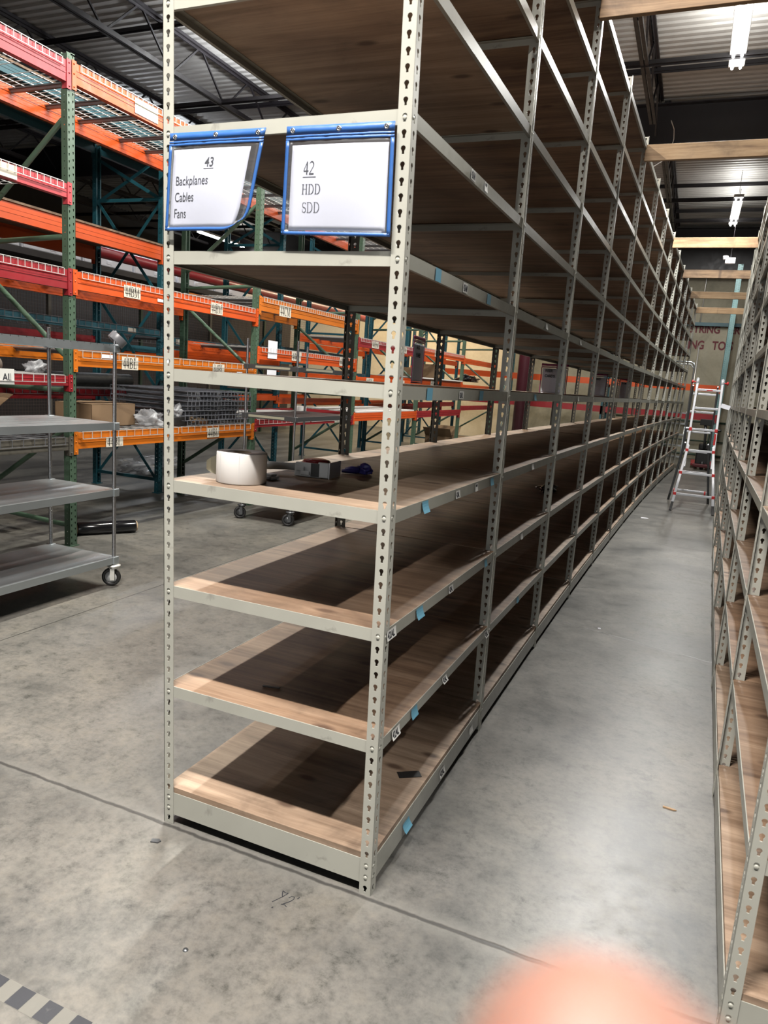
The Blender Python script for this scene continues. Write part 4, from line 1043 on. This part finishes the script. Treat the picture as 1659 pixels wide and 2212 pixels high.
# white roll on the second cart's shelf level behind
mb = MB(); mb.lathe([(.02,0),(.07,0),(.07,.115),(.02,.115)], (0,0,0), 28, closed=True); o = mb.build('label_roll', MT['labelroll'], None, .002, (-3.35,6.75,.992)); tag(o, 'white label roll on the red-edged deck behind the dark cart', 'label roll')
mb = MB(); mb.box((-.35,-.75,0),(.30,.75,.02)); mb.box((-.30,-.6,.02),(.26,.5,.032)); o = mb.build('cardboard_sheet', MT['labelroll'], None, .002, (-3.50,6.25,.992)); tag(o, 'pale sheets lying on the red-edged deck behind the dark cart', 'sheets')
mb = MB(); mb.box((-.40,-1.2,0),(.45,1.2,.022)); o = mb.build('cardboard_sheet', MT['labelroll'], None, .002, (-3.52,9.12,1.022)); tag(o, 'pale board lying on the orange beams of the 44DL bay', 'board')
mb = MB(); mb.box((-.40,-1.2,0),(.5,1.2,.022)); o = mb.build('cardboard_sheet', MT['labelroll'], None, .002, (-3.52,11.75,1.602)); tag(o, 'pale board lying on the fifth rack bay', 'board')

# ------------------------------------------------------------------ on the nearest shelf
Z4 = zl(4)+.0205
t = thing('label_roll', 'large white roll of blank labels standing on the nearest shelf', 'label roll', (.166,.142,Z4), 0)
mb = MB(); mb.lathe([(.030,0),(.079,0),(.080,.002),(.080,.094),(.079,.096),(.030,.096)], (0,0,0), 56, closed=True); mb.build('label_paper', MT['labelroll'], t)
mb = MB(); mb.lathe([(.026,.001),(.030,.001),(.030,.0955),(.026,.0955)], (0,0,0), 32, closed=True); mb.build('core', MT['core'], t)
mb = MB(); pts = [(-.079,.0),(-.086,-.012),(-.104,-.022),(-.122,-.020)]
vs = []
for i, (x, y) in enumerate(pts): vs += [(x, y, .004+.008*i), (x, y, .090-.011*i)]
mb.add(vs, [(2*i,2*i+2,2*i+3,2*i+1) for i in range(3)]); mb.add([(a,b+.0006,c) for a,b,c in vs], [(2*i+1,2*i+3,2*i+2,2*i) for i in range(3)]); mb.build('loose_tail', MT['backing'], t)
for a in (-1.95,-1.08):
    mb = MB(); mb.box((.0800,-.0004,.002),(.0803,.0004,.094), Matrix.Rotation(a,3,'Z')); mb.build('label_gap', MT['gungrey'], t)
# tape gun
t = thing('tape_gun', 'grey tape dispenser gun with red tape lying on the nearest shelf', 'tape dispenser', (.262,.470,Z4), .10)
mb = MB(); mb.lathe([(.022,0.004),(.050,.004),(.050,.052),(.022,.052)], (0,0,0), 32, closed=True); mb.build('tape', MT['redtape'], t)
mb = MB(); mb.lathe([(0,.052),(.047,.052),(.047,.056),(.03,.060),(0,.060)], (0,0,0), 24); mb.build('red_cover', MT['redtape'], t)
mb = MB(); mb.box((-.056,-.058,0),(.040,-.050,.050)); mb.box((-.060,-.056,0),(-.048,.03,.046)); mb.box((.030,-.060,.002),(.070,-.050,.056)); mb.box((-.052,-.064,.018),(-.02,-.056,.036)); mb.box((-.035,-.064,.006),(.0,-.056,.022)); mb.build('frame', MT['gungrey'], t, .003)
mb = MB(); mb.box((.004,-.0605,.003),(.036,-.0585,.05)); mb.build('black_panel', MT['rubber'], t)
mb = MB(); mb.box((.070,-.058,.0),(.074,.05,.056)); mb.build('cutter_plate', MT['alu'], t)
mb = MB(); mb.tube([(-.052,-.02,.026),(-.085,-.035,.028),(-.13,-.055,.028),(-.168,-.068,.026)], [.016,.013,.0135,.0145], 12); mb.build('handle', MT['gungrey'], t)
mb = MB(); mb.box((-.045,-.03,0),(.02,.012,.012)); mb.box((-.02,-.022,.012),(.015,.004,.019)); o = mb.build('metal_clip', MT['gungrey'], None, .003, (.205,.272,Z4)); o.rotation_euler = (0,0,-.25); tag(o, 'small grey plastic clip between the label roll and the tape gun', 'clip')
o = crumple('nitrile_glove', MT['glove'], 'crumpled dark blue glove lying on the nearest shelf', 'glove', (.365,.665,Z4), (.032,.020,.022), 21, amp=.6)
mb = MB(); mb.tube([(.345,.655,Z4+.012),(.322,.640,Z4+.016),(.300,.628,Z4+.012)], [.014,.011,.007], 8); mb.tube([(.340,.650,Z4+.010),(.315,.628,Z4+.009),(.295,.612,Z4+.008)], [.012,.009,.006], 8)
f = mb.build('glove_fingers', MT['glove'], o); f.matrix_parent_inverse = Matrix.Translation(-Vector(o.location))
# dark squares of film on the bottom board, pencil on shelf two
mb = MB(); mb.box((-.022,-.02,0),(.0,.02,.0008)); mb.box((.0,-.02,0),(.062,.02,.0012)); o = mb.build('plastic_card', MT['rubber'], None, 0, (.690,.470,.1355)); o.rotation_euler = (0,0,.62); tag(o, 'small dark plastic card on the bottom board', 'card')
mb = MB(); mb.box((-.03,-.004,0),(.03,.004,.004)); o = mb.build('wood_sliver', MT['rubber'], None, 0, (.300,.165,zl(2)+.0205)); o.rotation_euler = (0,0,.25); tag(o, 'thin dark sliver on the second board from the bottom', 'sliver')
crumple('black_bag', MT['blackfilm'], 'small black crumpled bag far back on a low shelf of the left row', 'bag', (.60,3.35,zl(3)+.02), (.06,.14,.03), 31, amp=.5)

# ------------------------------------------------------------------ ladder
def ladder():
    t = thing('folding_ladder', 'aluminium multi-position ladder with red joints standing in the aisle', 'ladder', (1.66,9.75,0), 0)
    def rail(p, q, w, d, mt, nm):
        mb = MB(); mb.bar(p, q, w, d, (0,1,0)); return mb.build(nm, MT[mt], t, .004)
    top = 1.80; yt = .0
    def ptF(s, z):   # front rails: narrow inner section on top, flared below
        hw = .165 if z > .9 else .165+(.9-z)/.9*.115
        return Vector((s*hw, -.60+.52*z/top, z))
    def ptR(s, z):
        hw = .165 if z > .9 else .165+(.9-z)/.9*.125
        return Vector((s*hw-.05, .60-.52*z/top, z))
    for s in (-1, 1):
        rail(ptF(s,.10), ptF(s,.93), .036, .060, 'alu', 'front_rail'); rail(ptF(s,.62)+Vector((-s*.02,0.012,0)), ptF(s,1.80), .032, .055, 'alu', 'front_rail')
        rail(ptR(s,.10), ptR(s,.93), .034, .060, 'dsteel', 'rear_rail'); rail(ptR(s,.75), ptR(s,1.78), .024, .055, 'dsteel', 'rear_rail')
        mb = MB(); mb.bar(ptF(s,.0)+Vector((0,0,.0)), ptF(s,.12), .034, .072, (0,1,0)); mb.build('foot', MT['rubber'], t)
        mb = MB(); mb.bar(ptR(s,.0), ptR(s,.12), .034, .072, (0,1,0)); mb.build('foot', MT['rubber'], t)
        mb = MB(); R = Matrix.Rotation(PI/2,3,'Y'); mb.lathe([(0,-.022),(.055,-.022),(.062,0),(.055,.022),(0,.022)], (ptF(s,1.83).x,0,1.83), 20, R); mb.box((ptF(s,1.83).x-.018,-.05,1.74),(ptF(s,1.83).x+.018,.05,1.83)); mb.build('hinge', MT['alu'], t)
        mb = MB(); mb.tube([(ptF(s,1.83).x,0,1.83),(ptF(s,1.83).x+s*.06,0,1.83)], .010, 8); mb.lathe([(0,-.012),(.024,-.012),(.026,0),(.024,.012),(0,.012)], (ptF(s,1.83).x+s*.068,0,1.83), 16, R); mb.build('hinge_knob', MT['redplastic'], t)
        mb = MB(); R2 = Matrix.Rotation(PI/2,3,'Y'); mb.lathe([(0,-.01),(.04,-.01),(.04,.01),(0,.01)], (ptR(s,.15).x-s*.05,ptR(s,.15).y-.05,.16), 18, R2); mb.build('tip_wheel', MT['redplastic'], t)
    for i, z in enumerate((.24,.54,.86,1.16,1.46,1.72)):
        a, b = ptF(-1,z), ptF(1,z)
        mb = MB(); mb.bar(a+Vector((.012,0,0)), b-Vector((.012,0,0)), .045, .030); mb.build('rung', MT['alu'], t, .003)
        if i < 4:
            for p, s in ((a,-1),(b,1)):
                mb = MB(); mb.box((p.x-.020+s*.004,p.y-.036,z-.024),(p.x+.020+s*.004,p.y+.030,z+.024)); mb.build('joint_cap', MT['redplastic'], t, .004)
        a, b = ptR(-1,z-.06), ptR(1,z-.06)
        mb = MB(); mb.bar(a, b, .040, .026); mb.build('rung', MT['alu'], t, .003)
    p = ptF(1,1.0)
    mb = MB(); mb.box((p.x-.013,p.y-.032,.96),(p.x+.013,p.y-.0305,1.12)); mb.build('warning_label', MT['redplastic'], t)
    mb = MB(); mb.box((-.03,ptF(0,1.72).y-.024,1.712),(.05,ptF(0,1.72).y-.0228,1.728)); mb.build('warning_label', MT['redplastic'], t)
    for s in (-1,1):
        mb = MB(); pz = ptF(s,1.17); mb.tube([pz+Vector((s*.0,0,0)), pz+Vector((s*.07,-.01,-.005))], [.008,.016], 8); mb.build('lock_knob', MT['paper'] if s < 0 else MT['rubber'], t)
ladder()
# rolling platform with a looped handrail parked at the end of the row
def platform():
    t = thing('rolling_platform_ladder', 'grey tubular handrail of a rolling platform ladder at the end of the left row', 'platform ladder', (1.15,16.35,0), 0)
    mb = MB()
    for x in (-.22,.24): mb.tube([(x,0,.12),(x,0,2.36),(x*.9,.0,2.42)], .017, 8)
    mb.tube([(-.22,0,2.34),(-.20,0,2.40),(-.14,0,2.43),(.16,0,2.43),(.22,0,2.40),(.24,0,2.34)], .017, 8)
    mb.tube([(-.22,.5,1.0),(-.22,.5,2.3),(-.14,.5,2.40),(.16,.5,2.40),(.24,.5,2.3),(.24,.5,1.0)], .017, 8); mb.build('handrail', MT['galv'], t)
    for i in range(5): m2 = MB(); m2.box((-.21,-.1+i*.13,.25+i*.25),(.23,.06+i*.13,.28+i*.25)); m2.build('step', MT['galv'], t)
    for x in (-.2,.22):
        for y in (-.15,.52): m3 = MB(); R = Matrix.Rotation(PI/2,3,'Y'); m3.lathe([(0,-.015),(.06,-.015),(.06,.015),(0,.015)], (x,y,.06), 18, R); m3.tube([(x,y,.06),(x,y,.26)], .012, 6); m3.build('wheel', MT['rubber'], t)
    m4 = MB()
    for x in (-.2,.22): m4.tube([(x,-.15,.26),(x,.55,1.3)], .016, 8); m4.tube([(x,.52,.2),(x,.5,1.3)], .016, 8)
    m4.build('frame', MT['galv'], t)
platform()
# black powered pallet jack behind the ladder
t = thing('pallet_jack', 'black powered pallet jack parked behind the ladder', 'pallet jack', (1.86,16.6,0), 0)
mb = MB(); mb.box((-.16,-.18,.12),(.16,.2,.46)); mb.box((-.12,-.1,.46),(.12,.16,.60)); mb.build('motor_housing', MT['rubber'], t, .03)
mb = MB(); mb.box((-.24,.2,.06),(-.08,1.3,.12)); mb.box((.08,.2,.06),(.24,1.3,.12)); mb.build('fork', MT['red'], t, .01)
mb = MB(); mb.box((-.2,-.24,.06),(.2,-.1,.14)); mb.build('bumper', m_paint('dark_red_bumper', (.16,.02,.025), .5), t, .02)
mb = MB(); mb.tube([(0,-.1,.5),(-.02,-.14,.85),(-.05,-.2,1.05)], .03, 10); mb.build('tiller', MT['dsteel'], t)
mb = MB(); mb.box((-.17,-.28,1.03),(.10,-.14,1.17)); mb.tube([(-.17,-.2,1.1),(.13,-.2,1.08)], .02, 8); mb.build('control_head', MT['rubber'], t, .02)
mb = MB(); R = Matrix.Rotation(PI/2,3,'Y'); mb.lathe([(0,-.04),(.10,-.04),(.11,0),(.10,.04),(0,.04)], (0,-.12,.11), 22, R); mb.build('drive_wheel', MT['rubber'], t)

# ------------------------------------------------------------------ floor marks and scraps
MT['tapeclear'] = m_film('worn_clear_tape', (.38,.37,.33), .45); MT['tapeblack'] = m_paint('worn_black_tape', (.028,.030,.040), .5, (.16,.16,.16), .6, 0, 22)
t = thing('floor_tape', 'worn hazard tape with dark squares stuck on the floor at the lower left', 'floor tape', (.0,-.722,.0004), 0)
mb = MB(); mb.box((-.6,-.028,0),(.75,.028,.0003)); mb.build('clear_film', MT['tapeclear'], t)
for i in range(7):
    x0 = .142+.090*(i-2); mb = MB(); mb.prism([(x0,-.027),(x0+.046,-.027),(x0+.046,.027),(x0,.027)], (0,0,.0003), (1,0,0), (0,1,0), (0,0,1), .0003); mb.build('dark_square', MT['tapeblack'], t)
# marker note
def stroke(pts, w=.0026): 
    mb = MB(); vs = []; P = [Vector((a,b,0)) for a,b in pts]; n = len(P)
    for i, p in enumerate(P):
        d = (P[min(i+1,n-1)]-P[max(i-1,0)]).normalized(); s = Vector((-d.y,d.x,0))*w/2; vs += [p+s, p-s]
    mb.add(vs, [(2*i,2*i+1,2*i+3,2*i+2) for i in range(n-1)]); return mb
t = thing('marker_note', "handwritten 72' in black marker on the floor before the shelving", 'writing', (.560,-.135,.0006), -.08)
for pts in ([(-.030,.030),(-.018,.026),(-.010,.030)],[(-.010,.030),(-.016,.008),(-.030,-.026)],[(-.030,.030),(-.026,.022),(-.020,.012),(-.016,.008)],
            [(.002,.014),(.006,.024),(.014,.026),(.018,.018),(.014,.004),(.002,-.016),(-.002,-.020),(.008,-.016),(.018,-.020)],[(.028,.034),(.026,.024)],[(-.018,-.046),(-.014,-.044),(-.017,-.041)]):
    stroke(pts).build('pen_stroke', MT['ink'], t)
def scrap(px, py, label, w, l, rz, mt='rubber', h=.003):
    mb = MB(); mb.prism([(-w/2,-l/2),(w*.3,-l/2),(w/2,l*.1),(w*.2,l/2),(-w/2,l*.4)], (0,0,0), (1,0,0), (0,1,0), (0,0,1), h)
    o = mb.build('debris_scrap', MT[mt], None, 0, (px,py,.0002)); o.rotation_euler = (0,0,rz); tag(o, label, 'scrap')
scrap(.05,-.10,'flat dark chip on the floor left of the marker note',.032,.018,.3,'dsteel',.004)
scrap(1.60,.98,'pale sliver of wood on the floor near the right row',.05,.010,-.1,'lumber',.004)
scrap(1.10,3.05,'tiny white scrap on the aisle floor by the crack',.02,.018,.4,'paper',.004)
scrap(1.10,8.10,'small white paper scrap on the aisle floor before the ladder',.10,.05,.2,'paper',.004)
mb = MB(); mb.lathe([(0,.004),(.006,.003),(.008,0)], (0,0,0), 12); o = mb.build('anchor_bolt', MT['dsteel'], None, 0, (.42,-.42,0)); tag(o, 'small metal anchor stud set in the floor', 'bolt')
mb = MB(); mb.box((-.06,-.001,-.03),(.06,.001,.03)); o = mb.build('hanging_tag', MT['paper'], None, 0, (XR0+bowR(9.4,0)-.06,9.4,zl(5)+.0)); o.rotation_euler = (0,.25,.1); tag(o, 'white paper tag sticking out from the right row near the ladder', 'tag')
mb = MB(); mb.box((-.10,-.05,-.06),(.10,.05,.06)); mb.lathe([(0,0),(.05,0),(.06,.08),(.0,.08)], (-.10,0,.02), 14); o = mb.build('security_camera', MT['paper'], None, .01, (1.80,16.2,4.62)); tag(o, 'small white fitting hung under the roof at the end of the aisle', 'fitting')
mb = MB(); mb.tube([(1.80,16.2,4.68),(1.80,16.2,6.1)], .006, 6); f = mb.build('hanger', MT['steel'], o); f.matrix_parent_inverse = Matrix.Translation(-Vector(o.location))
# ------------------------------------------------------------------ the photographer's hand at the lens
def m_skin():
    m = new_mat('skin', (.30,.150,.110), .6); b = bsdf(m)
    b.inputs['Subsurface Weight'].default_value = .25; b.inputs['Subsurface Radius'].default_value = (.012,.005,.003); b.inputs['Subsurface Scale'].default_value = 1
    return m
def hand():
    # a left hand holding the phone from below: index finger tip strays before the lens
    f, r, u = cam_axes(); C = Vector(CAM)
    def W(a, b, c): return C+r*a+u*b+f*c           # right, up, forward from the lens (metres)
    V = []; E = []; RAD = []
    def chain(pts, rad, root=None):
        prev = root
        for p, q in zip(pts, rad):
            V.append(W(*p)); RAD.append(q); i = len(V)-1
            if prev is not None: E.append((prev, i))
            prev = i
        return prev
    elbow = chain([(.10,-.42,-.10),(.095,-.34,-.075),(.085,-.25,-.045),(.078,-.185,-.02)], [.042,.040,.033,.027])
    palm = chain([(.070,-.150,-.005),(.060,-.120,.004),(.055,-.100,.010)], [.030,.032,.030], elbow)
    chain([(.046,-.092,.028),(.033,-.068,.042),(.0195,-.0462,.049),(.0072,-.0335,.0505)], [.0118,.0112,.0108,.0104], palm)          # index
    chain([(.066,-.085,.028),(.062,-.066,.046),(.052,-.066,.060),(.043,-.072,.062)], [.0112,.0100,.0092,.0080], palm)
    chain([(.084,-.090,.024),(.084,-.074,.044),(.074,-.076,.058),(.064,-.084,.060)], [.0108,.0096,.0088,.0076], palm)
    chain([(.098,-.104,.018),(.102,-.092,.034),(.096,-.094,.046),(.088,-.100,.048)], [.0094,.0084,.0076,.0066], palm)
    chain([(.040,-.135,.006),(.016,-.118,.004),(.002,-.098,-.002),(-.006,-.080,-.008)], [.0150,.0122,.0108,.0090], palm-1)          # thumb
    me = bpy.data.meshes.new('hand'); me.from_pydata([tuple(v) for v in V], E, []); me.update()
    o = bpy.data.objects.new('person', me); COL.objects.link(o)
    o.modifiers.new('skin', 'SKIN'); sk = me.skin_vertices[0].data if me.skin_vertices else None
    if sk is None:
        bm = bmesh.new(); bm.from_mesh(me); bm.verts.layers.skin.verify(); bm.to_mesh(me); bm.free(); sk = me.skin_vertices[0].data
    for i, q in enumerate(RAD): sk[i].radius = (q, q); sk[i].use_root = (i == palm)
    s = o.modifiers.new('sub', 'SUBSURF'); s.levels = 2; s.render_levels = 2
    dg = bpy.context.evaluated_depsgraph_get(); m2 = bpy.data.meshes.new_from_object(o.evaluated_get(dg)); bpy.data.objects.remove(o)
    m2.polygons.foreach_set('use_smooth', [True]*len(m2.polygons))
    o = put('person', m2, m_skin()); tag(o, "out-of-focus fingertip of the photographer's hand at the bottom edge", 'person')
    # sleeve
    mb = MB(); mb.tube([W(.082,-.235,-.04), W(.088,-.27,-.052), W(.096,-.345,-.076), W(.103,-.44,-.105)], [.040,.044,.049,.054], 20, False)
    mb.build('sleeve', new_mat('dark_sleeve', (.03,.03,.035), .9), o)
hand()
